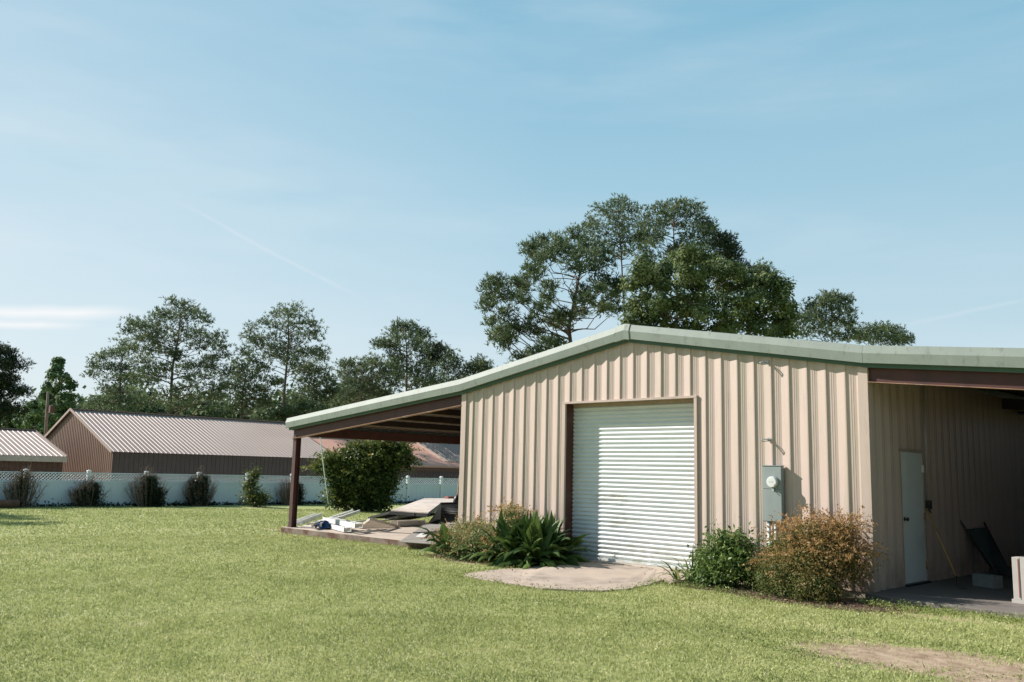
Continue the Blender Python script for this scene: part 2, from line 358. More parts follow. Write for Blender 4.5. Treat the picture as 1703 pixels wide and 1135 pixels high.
for i,z in enumerate((1.78,1.03,.27)):
    MB().bb(XR+.0305,XR+.046,Y1-.028,Y1-.001,z-.055,z+.055).tube([(XR+.05,Y1-.001,z-.06),(XR+.05,Y1-.001,z+.06)],.009,8).build('hinge',M['iron_lit'] if i else M['whitealu'],sdo)
# roofs (sheets with ribs)
def roof_plane(name,x0,x1,zf,y0,y1,lift,mt):
    mb=MB(); O=V(x0,y0,zf(x0)+lift); e=V(x1,y0,zf(x1)+lift); L=np.linalg.norm(e-O); B=(e-O)/L; A=V(0,1,0); Nn=np.cross(B,A); 
    if Nn[2]<0: Nn=-Nn
    m=corr(O,A,B,Nn,y1-y0,lambda u:0,lambda u:L,.3048,PROF[:1]+PROF[8:]); return m.build(name,mt,bld)
XLL,XRR=-11.36,8.7
roof_plane('roof',0.0,XL-.02,roofz,-.05,DEPTH,.10,M['roofgreen'])
roof_plane('roof',0.0,XR+.02,roofz,-.05,DEPTH,.10,M['roofgreen'])
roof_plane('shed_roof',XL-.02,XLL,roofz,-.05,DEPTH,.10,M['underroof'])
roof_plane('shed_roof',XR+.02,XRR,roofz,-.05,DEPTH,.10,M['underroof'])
# sculpted rake trim: cross-section in (out,-Y ; up,Z)
def rake(name,x0,x1,z0,z1,parent,mat_,k=1.0,extra=.0):
    sec=[(.0,.005),(.112+extra,-.002),(.130+extra,.142),(.085+extra,.262),(.0,.272)]
    mb=MB(); mb.prism([(a*k,b*k) for a,b in sec],(0,-1,0),(0,0,1),(1,0,0),(0,0,0),0,1)
    mb.v=[(x0+(x1-x0)*v[0],v[1]-.075,v[2]+(z0+(z1-z0)*v[0])) for v in mb.v]
    return mb.build(name,mat_,parent)
rz=lambda x: roofz(x)+.02
rake('rake_trim',-11.42,XL-.012,rz(-11.42),rz(XL),bld,M['green'])
rake('rake_trim',XL-.010,-.10,rz(XL),rz(-.10),bld,M['green'])
rake('rake_trim',.12,XR+.03,rz(.12),rz(XR+.03),bld,M['green'])
rake('rake_trim',XR+.034,XRR,rz(XR+.03),rz(XRR),bld,M['green'])
# ridge cap box (two sloping wings, a little proud)
sec=[(-.02,-.012),(.122,-.016),(.142,.146),(.095,.274),(-.02,.285)]
rc=MB(); vs=[]
for x in (-.215,-.0,.115):
    zc=rz(0)-abs(x)*.17+(0 if x else .0)
    vs+=[(x,-.075-a,zc+b) for a,b in sec]
n=5; fs=[tuple(range(n)),tuple(range(2*n,3*n))[::-1]]
for s_ in (0,1):
    for i in range(n): fs.append((s_*n+i,s_*n+(i+1)%n,(s_+1)*n+(i+1)%n,(s_+1)*n+i))
rc.add(vs,fs); rc.build('ridge_cap',M['green'],bld)
# green closure strip under the trim, its shade put into the dark colour
def strip(name,x0,x1,mt,zt,zb,y0,y1):
    mb=MB(); vs=[(x,y,roofz(x)+z) for x in (x0,x1) for y in (y0,y1) for z in (zb,zt)]
    mb.add(vs,[(0,1,3,2),(4,6,7,5),(0,4,5,1),(2,3,7,6),(0,2,6,4),(1,5,7,3)]); return mb.build(name,mt,bld)
for a,b in ((-11.38,XL),(XL+.001,-.001),(.001,XR),(XR+.001,XRR)): strip('eave_closure',a,b,M['green_shade'],.022,-.042,-.112,-.076)
# rafters: I section along front of each shed
def ibeam(name,x0,x1,z0,z1,h,y,parent,mt):
    """web + flanges, top line from (x0,z0) to (x1,z1)"""
    mb=MB()
    def slab(ya,yb,ta,tb):
        vs=[(x,yy,z+t) for x,z in ((x0,z0),(x1,z1)) for yy in (ya,yb) for t in (ta,tb)]
        mb.add(vs,[(0,1,3,2),(4,6,7,5),(0,4,5,1),(2,3,7,6),(0,2,6,4),(1,5,7,3)])
    slab(y-.006,y+.006,-h+.010,-.0105); slab(y-.065,y+.065,-.010,0); 
    mb.build(name,mt,parent)
    m2=MB(); mb=m2
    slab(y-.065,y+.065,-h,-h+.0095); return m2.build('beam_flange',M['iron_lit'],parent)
ibeam('front_rafter',-11.26,XL-.05,roofz(-11.26)-.045,roofz(XL)-.045,.235,-.02,bld,M['iron'])
ibeam('front_rafter',XR+.05,XRR,roofz(XR)-.045,roofz(XRR)-.045,.225,-.02,bld,M['iron'])
for yy in (6.1,11.9):
    ibeam('inner_rafter',-11.26,XL-.05,roofz(-11.26)-.045,roofz(XL)-.045,.235,yy,bld,M['purlin'])
    ibeam('inner_rafter',XR+.05,XRR,roofz(XR)-.045,roofz(XRR)-.045,.225,yy,bld,M['purlin'])
for side,xs in ((0,(-5.6,-6.8,-8.0,-9.2)),(1,(5.9,7.4))):
    for x in xs:
        z=roofz(x)+.045
        p_=MB().bb(x-.004,x+.004,.05,DEPTH-.05,z-.17,z-.001).bb(x-.04,x+.003,.05,DEPTH-.05,z-.178,z-.1705).build('purlin',M['purlin'],bld)
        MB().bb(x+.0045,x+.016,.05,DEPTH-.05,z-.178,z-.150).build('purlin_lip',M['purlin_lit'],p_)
z=roofz(-11.3); MB().bb(-11.34,-11.20,.05,DEPTH,z-.20,z+.04).build('eave_beam',M['iron'],bld)
# posts (I section)
def post(x,y,ztop,dx=.075,dy=.068,mt='iron',lab=None):
    mb=MB(); mb.bb(x-.006,x+.006,y-dy,y+dy,0,ztop); mb.bb(x-dx,x+dx,y-dy-.010,y-dy-.0005,0,ztop); mb.bb(x-dx,x+dx,y+dy+.0005,y+dy+.010,0,ztop)
    mb.bb(x-dx-.03,x+dx+.03,y-dy-.04,y+dy+.04,.001,.016)
    return mb.build('post',M[mt],bld,lab)
post(-11.16,.03,2.40,lab='rusty red steel post at the open corner of the shed')
post(-11.16,6.3,2.40); post(-11.16,11.9,2.40)
post(XRR-.2,6.1,2.40)
# gutter end at far left
MB().prism([(0,0),(-.11,0),(-.13,.12),(-.08,.2),(0,.2)],(1,0,0),(0,0,1),(0,1,0),(-11.365,-.10,roofz(-11.4)+.03),0,DEPTH).build('gutter',M['green'],bld)
# right shed is enclosed at the back and far side
corr((XR+.02,DEPTH-.05,-.01),(1,0,0),(0,0,1),(0,-1,0),XRR-XR,lambda u:0,lambda u:3.1,.3048,PROF).build('back_wall',M['tan'],bld)
corr((XRR,DEPTH,-.01),(0,-1,0),(0,0,1),(-1,0,0),DEPTH,lambda u:0,lambda u:2.6,.3048,PROF).build('unseen_shed_wall',M['tan'],bld)
corr((6.85,-.03,-.01),(1,0,0),(0,0,1),(0,-1,0),XRR-6.85,lambda u:0,lambda u:roofz(6.85+u)+.02,.3048,PROF).build('unseen_shed_wall',M['tan'],bld)  # added front panel, out of view, closes the bay to darken it
# ------------------------------------------------------------------ concrete
def slab(name,poly,z0,z1,mt,edge=None,bev=0.012):
    mb=MB(); mb.prism(poly,(1,0,0),(0,1,0),(0,0,1),(0,0,0),z0,z1)
    o=mb.build(name,mt,bevel=bev); tag(o,kind='structure')
    if edge:
        o.data.materials.append(edge)
        for p in o.data.polygons:
            if abs(p.normal.z)<.5: p.material_index=1
    return o
slab('shed_floor',[(-11.42,-.16),(XL-.006,-.16),(XL-.006,DEPTH),(-11.42,DEPTH)],-.4,0,M['concrete'],M['slabedge'],.02)
slab('building_floor',[(XL-.003,-.02),(XR+.0,-.02),(XR+.0,DEPTH),(XL-.003,DEPTH)],-.4,-.004,M['concrete'])
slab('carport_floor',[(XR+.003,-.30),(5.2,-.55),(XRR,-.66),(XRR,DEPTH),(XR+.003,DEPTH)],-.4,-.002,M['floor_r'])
_af=[(1100,968),(1075,975),(1040,981),(1000,983.5),(955,982.5),(905,979),(860,973),(815,966),(785,961),(768,957),(792,952),(835,947.5),(880,945)]
ap=[(1.45,-.022),(1.60,-.5),(1.66,-1.1)]+[(float(pl(2,-.105,*q)[0]),float(pl(2,-.105,*q)[1])) for q in _af]+[(-1.52,-.5),(-1.52,-.022)]
_r=random.Random(11)
def _sub(P):
    o=[]
    for a,b in zip(P,P[1:]+P[:1]):
        L=math.hypot(b[0]-a[0],b[1]-a[1]); k=max(1,int(L/.16))
        for t in range(k):
            u=t/k; jj=.03 if min(a[1],b[1])<-.6 else 0
            o.append((a[0]+(b[0]-a[0])*u+_r.uniform(-jj,jj),a[1]+(b[1]-a[1])*u+_r.uniform(-jj,jj)))
    return o
ap=_sub(ap)
apo=slab('door_apron',ap,-.4,-.012,M['apron'],M['apron'],.01)
for v in apo.data.vertices:
    if v.co.z>-.1: v.co.z=max(-.094,-.012+.06*v.co.y) if v.co.y<0 else -.012
# ------------------------------------------------------------------ objects on the front wall
def ax(*p): return V(*p)
F=-.15
a=pl(1,F,1266.5,775); b=pl(1,F,1299,776); c=pl(1,F,1301,869.5)
x0,x1,zt,zb=a[0],b[0],(a[2]+b[2])/2,c[2]
eb=empty('electrical_box',(x0/2+x1/2,-.07,zb),'grey electrical box with round white meter mounted on the front wall','electrical box')
zs=zb+(zt-zb)*.585
cb=MB().bb(x0,x1,F+.012,-.062,zb,zt).build('cabinet',M['meterbox'],eb,bevel=.006)
MB().bb(x0+.004,x1-.004,F,F+.0115,zs+.004,zt-.012).build('upper_cover',M['meterbox'],cb,bevel=.003)
MB().bb(x0+.004,x1-.004,F,F+.0115,zb+.01,zs-.004).build('lower_cover',M['meterbox'],cb,bevel=.003)
MB().bb(x0-.008,x1+.008,F-.006,-.062,zt+.0005,zt+.012).build('rain_lip',M['meterbox'],cb)
mc=pl(1,F-.05,1283.5,802)
mt_=MB().tube([(mc[0],F-.0005,mc[2]),(mc[0],F-.03,mc[2])],.093,28).build('meter_ring',M['steel'],eb)
MB().tube([(mc[0],F-.0305,mc[2]),(mc[0],F-.062,mc[2]),(mc[0],F-.068,mc[2]),(mc[0],F-.0685,mc[2])],[.084,.083,.076,.0],28,smooth=False).build('meter',M['meterface'],eb,'round white electricity meter')
MB().bb(mc[0]-.012,mc[0]+.05,F-.10,F-.093,mc[2]-.006,mc[2]+.006).bb(mc[0]-.02,mc[0]-.008,F-.10,F-.093,mc[2]-.004,mc[2]+.004).build('meter_dial',M['steel'],eb)
MB().bb(mc[0]-.02,mc[0]+.02,F-.022,F-.0005,zs-.012,zs+.012).tube([(mc[0]+.0,F-.015,zs-.01),(mc[0]+.012,F-.03,zs-.03),(mc[0]+.03,F-.03,zs-.045)],.006,6).build('latch',M['steel'],eb)
for xx,r in ((x0+.085,.027),(x0+.20,.024)):
    MB().tube([(xx,-.10,zb-.0005),(xx,-.10,-.14)],r,14).build('conduit',M['conduit'],eb)
MB().bb(x0+.05,x0+.12,-.135,-.04,.545,.565).bb(x0+.055,x0+.115,-.1315,-.127,.535,.575).build('strap',M['black'],eb)
for zc,wh in ((3.41,'upper'),(2.18,'lower')):
    m=MB(); q=pl(1,-.05,1280,0); X=2.80
    m.bb(X-.02,X+.02,-.078,-.068,zc-.03,zc+.03)
    m.tube([(X,-.07,zc),(X-.02,-.13,zc+.004),(X-.05,-.165,zc+.006)],.009,6)
    m.tube([(X-.05,-.165,zc+.006),(X-.075,-.17,zc-.004),(X-.07,-.16,zc-.03),(X-.035,-.135,zc-.028),(X+.0,-.08,zc-.02)],.008,6)
    o=m.build('wall_hook',M['steel']); tag(o,'%s of the two small metal hooks on the wall above the electrical box'%wh,'wall hook','wall hooks above the electrical box')
# ------------------------------------------------------------------ things in the right carport
SX=XR+.05
e=empty('wall_conduit',(SX,2.06,1.2),'thin metal conduit pipe running down the shaded side wall to a small switch box','conduit')
MB().tube([(SX,2.08,3.2),(SX,2.07,2.3),(SX,2.05,1.28)],.012,8).build('pipe',M['steel'],e)
MB().bb(SX-.02,SX+.05,2.0,2.10,1.14,1.28).build('switch_box',M['black'],e,bevel=.008)
MB().tube([(SX+.02,2.05,1.14),(SX+.05,2.03,1.08),(SX+.04,1.98,1.12),(SX+.03,2.0,1.2)],.01,6).build('cable',M['black'],e)
e=empty('garden_hoe',(SX+.3,2.85,0),'garden hoe with yellow wooden handle leaning on the shaded side wall','hoe')
t0=pl(0,SX+.02,1541,846); t1=pl(2,.16,1590,958); t2=pl(2,.012,1592,978)
MB().tube([t0,t0*.5+t1*.5,t1],[.013,.016,.015],10).build('handle',M['wood'],e)
m=MB(); m.tube([t1,t1*.55+t2*.45,t2+V(0,0,.03)],[.012,.009,.007],8); m.beam(t2+V(0,0,.012),t2+V(.11,.06,.006),.09,.006); m.build('blade',M['black'],e)
e=empty('hand_truck',(4.7,4.3,0),'dark flat cart with two long handles and green panel leaning on the side wall','hand truck')
TL=pl(0,SX+.03,1607,882);TR=pl(0,SX+.03,1641,878);BL=pl(2,.05,1655,955);BR=pl(2,.05,1683,958)
HL=TL+(TL-BL)*.33;HR=TR+(TR-BR)*.33
m=MB(); m.tube([BL,TL,HL],.016,8); m.tube([BR,TR,HR],.016,8); m.tube([TL,TR],.014,8); m.tube([BL,BR],.014,8); m.build('frame',M['black'],e)
n_=np.cross(TR-TL,BL-TL); n_/=np.linalg.norm(n_); 
if n_[0]<0:n_=-n_
q=[TL+(TR-TL)*.12,TR-(TR-TL)*.10,BR-(BR-BL)*.10,BL+(BR-BL)*.12]
m=MB(); m.add([p+n_*.014 for p in q]+[p-n_*.014 for p in q],[(0,1,2,3),(7,6,5,4),(0,4,5,1),(1,5,6,2),(2,6,7,3),(3,7,4,0)]); m.build('panel',M['darkpanel'],e)
for w in (BL,BR): MB().tube([w+V(-.02,-.03,.05),w+V(-.02,.03,.05)],.075,16).build('wheel',M['black'],e)
a=pl(2,0,1622,976);b=pl(2,0,1648,980); d=(b-a); d/=np.linalg.norm(d); pz=np.cross(V(0,0,1),d)
R_=np.array([d,pz,V(0,0,1)]).T
m=MB(); 
for s_ in (0,1):
    m.box((a+b)/2+pz*(.018+.154*s_)+V(0,0,.1),(.39,.034,.19),R_)
for u in (-.178,0,.178): m.box((a+b)/2+pz*.095+d*u+V(0,0,.1),(.034,.1185,.19),R_)
tag(m.build('concrete_block',M['block'],bevel=.004),'grey hollow concrete block on the carport floor beside the leaning cart','concrete block')
a=pl(2,0,1686,1003);b=pl(2,0,1716,1006.5); d=(b-a); d/=np.linalg.norm(d); pz=np.cross(V(0,0,1),d)
e=empty('board_stack',a,'pale upright bundle of boards with red stripes at the carport edge','board stack')
for k in range(6):
    R_=np.array([d,pz,V(0,0,1)]).T
    w_=.095
    MB().box(a+d*(.05+k*.101)+pz*.3+V(0,0,.325),(w_,.60,.55),R_).build('board',M['whiteboard'],e,bevel=.004)
    MB().box(a+d*(.05+k*.101+.03)+pz*(-.003)+V(0,0,.33),(.012,.006,.50),R_).build('stripe',M['redstripe'],e)
MB().box(a+d*.30+pz*.3+V(0,0,.025),(.64,.62,.05),R_).build('pallet',M['whiteboard'],e)
MB().bb(4.46,4.85,7.0,7.6,2.98,3.17).build('wall_speaker',M['black'],bevel=.01)
tag(bpy.data.objects['wall_speaker'],'black box mounted high on the shaded side wall under the carport roof','wall box')
# ------------------------------------------------------------------ debris on the left slab
def gp(x,y,z=0.): return pl(2,z,x,y)
def trough(name,a,b,w,h,mt,label,group=None,cap=True,cat='gutter'):
    """square-section hollow box gutter from a to b"""
    a,b=np.array(a),np.array(b); d=(b-a)/np.linalg.norm(b-a); s_=np.cross(d,V(0,0,1)); s_/=np.linalg.norm(s_); u=np.cross(s_,d); t=.012
    e=empty(name,a,label,cat,group)
    poly=[(-w/2,0),(w/2,0),(w/2,h),(w/2-.03,h),(w/2-.03,h-t),(w/2-t,h-t),(w/2-t,t),(-w/2+t,t),(-w/2+t,h-t),(-w/2+.03,h-t),(-w/2+.03,h),(-w/2,h)]
    MB().prism(poly,s_,u,d,a,0,np.linalg.norm(b-a)).build('channel',mt,e)
    if cap: MB().prism([(-w/2+.02,.02),(w/2-.02,.02),(w/2-.02,h-.02),(-w/2+.02,h-.02)],s_,u,d,b,-.03,-.015).build('end_cap',M['offwhite'],e)
    return e
g='metal gutter lengths dumped on the shed slab'
trough('gutter_length',gp(538,875,.02),gp(578,885,.02),.20,.115,M['whitealu'],'nearest white box gutter length lying beside the blue cloth','%s'%g)
trough('gutter_length',gp(543,868,.13),gp(597,878.5,.12),.22,.12,M['whitealu'],'white box gutter length lying on top, right of the blue cloth','%s'%g)
trough('gutter_length',gp(497,872.5,.02),gp(530,860,.08),.20,.12,M['whitealu'],'short white gutter length next to the rusty corner post','%s'%g,cap=False)
trough('gutter_length',gp(655,875,.02),gp(701,873,.02),.3,.14,M['offwhite'],'weathered off-white panel with a slot hole right of the louvre frame',g,cap=False,cat='panel')
# ladder-like slotted rail
e=empty('slotted_rail',gp(530,872,.1),'long white slotted metal rail sloping up above the gutter pile','rail')
a=gp(526,873,.12);b=gp(592,850.5,.22); dd_=b-a; L=np.linalg.norm(dd_); dn=dd_/L; sd_=np.cross(dn,V(0,0,1)); sd_/=np.linalg.norm(sd_)
m=MB()
for k in (-.11,.11): m.beam(a+sd_*k,b+sd_*k,.045,.09)
m.build('side_rail',M['whitealu'],e)
nr=14
for k in range(nr): 
    c_=a+dd_*(k+.5)/nr; MB().beam(c_-sd_*.087,c_+sd_*.087,.05,.03).build('rung',M['offwhite'],e)
# louvred frame
e=empty('louvre_frame',gp(630,875,.05),'flat triangular louvred frame lying in the middle of the scrap pile','louvre frame')
A1,A2,A3=gp(598,877,.03),gp(663,876,.03),gp(617,863.5,.30)
m=MB()
for p,q in ((A1,A2),(A2,A3),(A3,A1)): m.beam(p,q,.07,.05)
m.build('frame',M['offwhite'],e)
m=MB()
for k in range(1,9):
    t=k/9; p=A1*(1-t)+A3*t; q=A2*(1-t)+A3*t; m.beam(p,q,.012,.05)
m.build('louvre',M['offwhite'],e)
m=MB()
for (xa,ya,xb,yb,w,z) in ((585,885,640,881,.12,.015),(590,887,618,884,.06,.04)): m.beam(gp(xa,ya,z),gp(xb,yb,z),w,.03)
tag(m.build('metal_strip',M['offwhite']),'flat rusty metal strips lying in front of the gutter pile','metal strip')
for i,(xa,ya,xb,yb,w,z,lb) in enumerate(((560,871,612,866,.08,.05,'thin white metal offcut behind the gutter pile'),(612,868,660,864,.1,.03,'thin grey metal offcut behind the louvred frame'),(516,871,560,861,.05,.16,'bent white trim piece resting across the gutters'))):
    m=MB(); m.beam(gp(xa,ya,z),gp(xb,yb,z),w,.03); m.beam(gp(xa,ya,z)+V(0,.08,0),gp(xb,yb,z)+V(0,.1,.03),w*.5,.02)
    tag(m.build('metal_offcut',M['offwhite'] if i else M['whitealu']),lb,'metal offcut','metal offcuts in the scrap pile')
# blue cloth
def cloth(c,w,l,h):
    n=16; vs=[];fs=[]; r=random.Random(3)
    for i in range(n):
        for j in range(n):
            u,v=i/(n-1)-.5,j/(n-1)-.5
            z=h*max(0,1-(u*u+v*v)*3.4)+.05*math.sin(u*19+v*7)*(.6+.4*math.cos(v*23))+.02*r.random()
            vs.append((c[0]+u*w+.05*math.sin(v*13),c[1]+v*l+.04*math.sin(u*15),max(.01,c[2]+z)))
    for i in range(n-1):
        for j in range(n-1): fs.append((i*n+j,(i+1)*n+j,(i+1)*n+j+1,i*n+j+1))
    return MB().add(vs,fs,True)
cc=gp(533,878,.03); tag(cloth(cc+V(.05,.05,0),.50,.34,.15).build('blue_cloth',M['blue']),'crumpled blue tarp cloth draped over the white gutters','cloth')
# grey sheets flat on the slab
def flat(name,pts,th,mt,label,cat,group=None):
    pts=[np.array(p) for p in pts]; n=len(pts)
    m=MB(); m.add(pts+[p+V(0,0,th) for p in pts],[tuple(range(n))[::-1],tuple(range(n,2*n))]+[(i,(i+1)%n,n+(i+1)%n,n+i) for i in range(n)])
    o=m.build(name,mt); return tag(o,label,cat,group)
flat('grey_board',[gp(664,902,.004),gp(722,906,.004),gp(752,889,.06),gp(748,872,.05),gp(708,872,.03)],.012,M['greysheet'],'large grey board lying flat on the slab in front of the ramp','board')
flat('torn_sheet',[gp(692,893,.03),gp(706,895,.03),gp(713,887,.05),gp(702,886,.03)],.01,M['whitealu'],'small torn pale sheet lying on the grey board','sheet')
flat('tan_sheet',[gp(500,876.5,.004),gp(540,879,.004),gp(560,872,.004),gp(520,870,.004)],.01,M['ply'],'thin tan board under the gutter pile near the post','board')
# quarter ramp
e=empty('skate_ramp',gp(712,870,0),'dark grey curved ramp beside the left wall corner of the building','ramp')
B1,B2,T1,T2=gp(712,870,.03),gp(790,874,.03),gp(733,838,.60),gp(795,837,.60)
m=MB(); n=14; vs=[]
for i in range(n+1):
    t=i/n; z=.03+.57*(t**1.12)
    p=B1*(1-t)+T1*t; q=B2*(1-t)+T2*t
    vs+=[(p[0],p[1],z),(q[0],q[1],z),(p[0],p[1],z-.03),(q[0],q[1],z-.03)]
fs=[]
for i in range(n):
    b_=4*i; fs+=[(b_,b_+1,b_+5,b_+4),(b_+2,b_+6,b_+7,b_+3),(b_,b_+4,b_+6,b_+2)]
m.add(vs,fs,True); m.build('curved_surface',M['greyply'],e)
MB().tube([T1+V(0,0,.01),T2+V(0,0,.01)],.028,8).build('coping',M['black'],e)
side=MB(); vs=[];
for i in range(n+1):
    t=i/n; p=B1*(1-t)+T1*t+(B2-B1)*.01; z=.03+.57*(t**1.12)-.031; vs+=[(p[0],p[1],z),(p[0],p[1],0.002)]
side.add(vs,[(2*i,2*i+2,2*i+3,2*i+1) for i in range(n)]); so=side.build('side_panel',M['greyply'],e)
sm_=so.modifiers.new('s','SOLIDIFY'); sm_.thickness=.02
# plywood deck on steel frame
e=empty('plywood_deck',gp(652,858,0),'tilted plywood deck on a dark steel frame with two ladder rails','deck')
D1,D2,D3,D4=gp(650,850.5,.34),gp(712,854.5,.34),gp(765,830,.56),gp(705,830.5,.55); DM=gp(732,839,.47); DN=gp(768,836,.50)
m=MB(); q=[D1,D2,DM,DN,D3,D4]; m.add(q+[p+V(0,0,.03) for p in q],[(5,4,3,2,1,0),(6,7,8,9,10,11)]+[(i,(i+1)%6,6+(i+1)%6,6+i) for i in range(6)]); m.build('plywood_top',M['ply'],e)
m=MB(); dz=V(0,0,-.05)
for p,q in ((D1,D2),(D4,D3),(D1,D4),(D2,DM)): m.beam(p+dz,q+dz,.06,.09)
m.build('frame',M['black'],e)
for p in (DM,D4,(D1+D4)/2): MB().tube([p+dz,V(p[0],p[1],0)],.03,8).build('leg',M['black'],e)
for (xa,ya,xb,yb) in ((628,862,668,852),(656,865,706,855.5)):
    a=gp(xa,ya,.0);b=gp(xb,yb,.30); dd_=b-a; dn=dd_/np.linalg.norm(dd_); s2=np.cross(dn,V(0,0,1)); s2/=np.linalg.norm(s2)
    m=MB()
    for k in (-.3,.3): m.beam(a+s2*k,b+s2*k,.05,.07)
    for k in range(6): c_=a+dd_*(k+.5)/6; m.beam(c_-s2*.27,c_+s2*.27,.10,.05)
    m.build('ladder_rail',M['black'],e)
# red bricks at the back of the deck
for i,x in enumerate((744,750,756,764,768)):
    p=gp(x,829.5,.66); m=MB().box(p+V(0,0,.035),(.2,.1,.07),np.array([[math.cos(i),-math.sin(i),0],[math.sin(i),math.cos(i),0],[0,0,1.]]))
    tag(m.build('brick',M['redstripe']),'loose red brick on the back edge of the plywood deck','brick','loose bricks on the deck')
# lever handle
e=empty('lever_jack',gp(760,838,.55),'bent metal lever handle standing on the ramp beside the wall corner','lever')
p0=gp(760,838,.55); D_=float((p0-CP)@FW)
MB().tube([at(760,838,D_),at(762,820,D_),at(764,800,D_),at(765.5,790,D_),at(768,786,D_),at(774,785,D_)],.035,8).build('handle',M['iron_lit'],e)
MB().tube([at(760,840,D_),at(760,830,D_),at(761,824,D_)],[.14,.11,.06],10).build('base',M['black'],e)
# ------------------------------------------------------------------ fence
FX=-28.3
fn=empty('vinyl_fence',(FX,9,-.2),'long white vinyl privacy fence with lattice top across the back of the lawn','fence')
ys=[-10.8+2.368*k for k in range(-3,22)]; ys=[y for y in ys]; 
off=1.04-min(ys,key=lambda y:abs(y-1.04)); ys=[y+off for y in ys]
lat=[]
for k,y in enumerate(ys):
    m=MB().bb(FX-.065,FX+.065,y-.065,y+.065,-.25,1.20); 
    po=m.build('fence_post',M['post'],fn)
    MB().bb(FX-.08,FX+.08,y-.08,y+.08,1.2005,1.235).add([(FX-.08,y-.08,1.235),(FX+.08,y-.08,1.235),(FX+.08,y+.08,1.235),(FX-.08,y+.08,1.235),(FX,y,1.275)],[(0,1,4),(1,2,4),(2,3,4),(3,0,4)]).build('post_cap',M['post'],po)
    if k==len(ys)-1: break
    a_,b_=y+.066,ys[k+1]-.066
    m=MB(); nb=8; w=(b_-a_)/nb
    for j in range(nb): m.bb(FX-.012,FX+.012,a_+j*w+.002,a_+(j+1)*w-.002,-.18,.76)
    m.bb(FX-.03,FX+.03,a_,b_,-.2,-.07); m.bb(FX-.03,FX+.03,a_,b_,.745,.835)
    pn=m.build('fence_panel',M['fence'],fn)
    l=MB(); l.bb(FX-.028,FX+.028,a_,b_,1.115,1.155)
    z0,z1=.835,1.115; s=.13; hgt=z1-z0
    u=a_-hgt
    while u<b_:
        for sg in (1,-1):
            # slat from (u,z0) to (u+h,z1) or mirrored, clipped
            ya,yb=(u,u+hgt) if sg==1 else (u+hgt,u)
            za,zb_=z0,z1
            def clip(ya,za,yb,zb_):
                if min(ya,yb)>=b_ or max(ya,yb)<=a_: return None
                def cut(y0,zz0,y1,zz1,lim):
                    t=(lim-y0)/(y1-y0); return lim,zz0+(zz1-zz0)*t
                if ya<a_: ya,za=cut(ya,za,yb,zb_,a_)
                if yb<a_: yb,zb_=cut(yb,zb_,ya,za,a_)
                if ya>b_: ya,za=cut(ya,za,yb,zb_,b_)
                if yb>b_: yb,zb_=cut(yb,zb_,ya,za,b_)
                return ya,za,yb,zb_
            r_=clip(ya,za,yb,zb_)
            if r_ and abs(r_[0]-r_[2])>.01:
                l.beam((FX+.006*sg,r_[0],r_[1]),(FX+.006*sg,r_[2],r_[3]),.010,.024)
        u+=s
    l.build('lattice',M['post'] if False else M['fence'],pn)
# ------------------------------------------------------------------ barns
def barn(name,label,xe,ya,yb,ze,xr_,zr,mats,side_lo=-.3,xback=None,zback=None,fascia=False):
    e=empty(name,(xe,(ya+yb)/2,-.2),label,'metal barn' )
    xb=xback if xback else 2*xr_-xe
    O=V(xe+.12,ya-.1,ze-.02); T=V(xr_,ya-.1,zr); L=np.linalg.norm(T-O); B=(T-O)/L; n=np.cross(B,V(0,1,0)); n=n if n[2]>0 else -n
    ro=corr(O,(0,1,0),B,n,yb-ya+.2,lambda u:0,lambda u:L,.23,BRIB).build('roof',mats['roof'],e)
    O2=V(xb-.12,ya-.1,ze-.02); L2=np.linalg.norm(T-O2); B2=(T-O2)/L2; n2=np.cross(B2,V(0,1,0)); n2=n2 if n2[2]>0 else -n2
    corr(O2,(0,1,0),B2,n2,yb-ya+.2,lambda u:0,lambda u:L2,.23,BRIB).build('roof',mats['roof'],e)
    MB().beam((xr_,ya-.12,zr+.03),(xr_,yb+.12,zr+.03),.3,.035).build('ridge_cap',M['barntrim'],ro)
    for yy in (ya-.12,yb+.1):
        MB().beam(O+V(0,yy-ya+.1,.0),T+V(0,yy-ya+.1,.0),.04,.13).build('rake_trim',M['barnroof'] if yy<ya else M['barntrim'],ro)
        MB().beam(O2+V(0,yy-ya+.1,.0),T+V(0,yy-ya+.1,.0),.04,.13).build('rake_trim',M['barnroof'],ro)
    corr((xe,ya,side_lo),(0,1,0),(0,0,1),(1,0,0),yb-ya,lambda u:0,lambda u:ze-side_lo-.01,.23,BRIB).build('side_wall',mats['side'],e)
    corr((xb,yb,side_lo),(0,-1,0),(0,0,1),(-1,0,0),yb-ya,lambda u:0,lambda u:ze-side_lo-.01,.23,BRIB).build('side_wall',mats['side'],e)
    W=xe-xb
    top=lambda u:(ze-.04+(zr-ze)*min(u,W-u)/(W/2))-side_lo if not xback else (ze-.04+(zr-ze)*min(u/(xr_-xb),(W-u)/(xe-xr_)))-side_lo
    corr((xb,ya,side_lo),(1,0,0),(0,0,1),(0,-1,0),W,lambda u:0,top,.23,BRIB,opens=[(xr_-xb-1e-4,xr_-xb,0,0)]).build('gable_wall',mats['gable'],e)
    corr((xe,yb,side_lo),(-1,0,0),(0,0,1),(0,1,0),W,lambda u:0,lambda u:top(W-u),.23,BRIB,opens=[(xe-xr_-1e-4,xe-xr_,0,0)]).build('gable_wall',mats['gable'],e)
    if fascia: MB().bb(xe+.13,xe+.2,ya-.1,yb+.1,ze-.28,ze-.03).build('fascia',M['tantrim2'],e)
    return e
XE=-33.
pe=pl(0,XE,188,752); ya=pe[1]; pr=pl(1,ya,121,681); lb=pl(1,ya,58,742); pend=pl(0,XE,561,757)
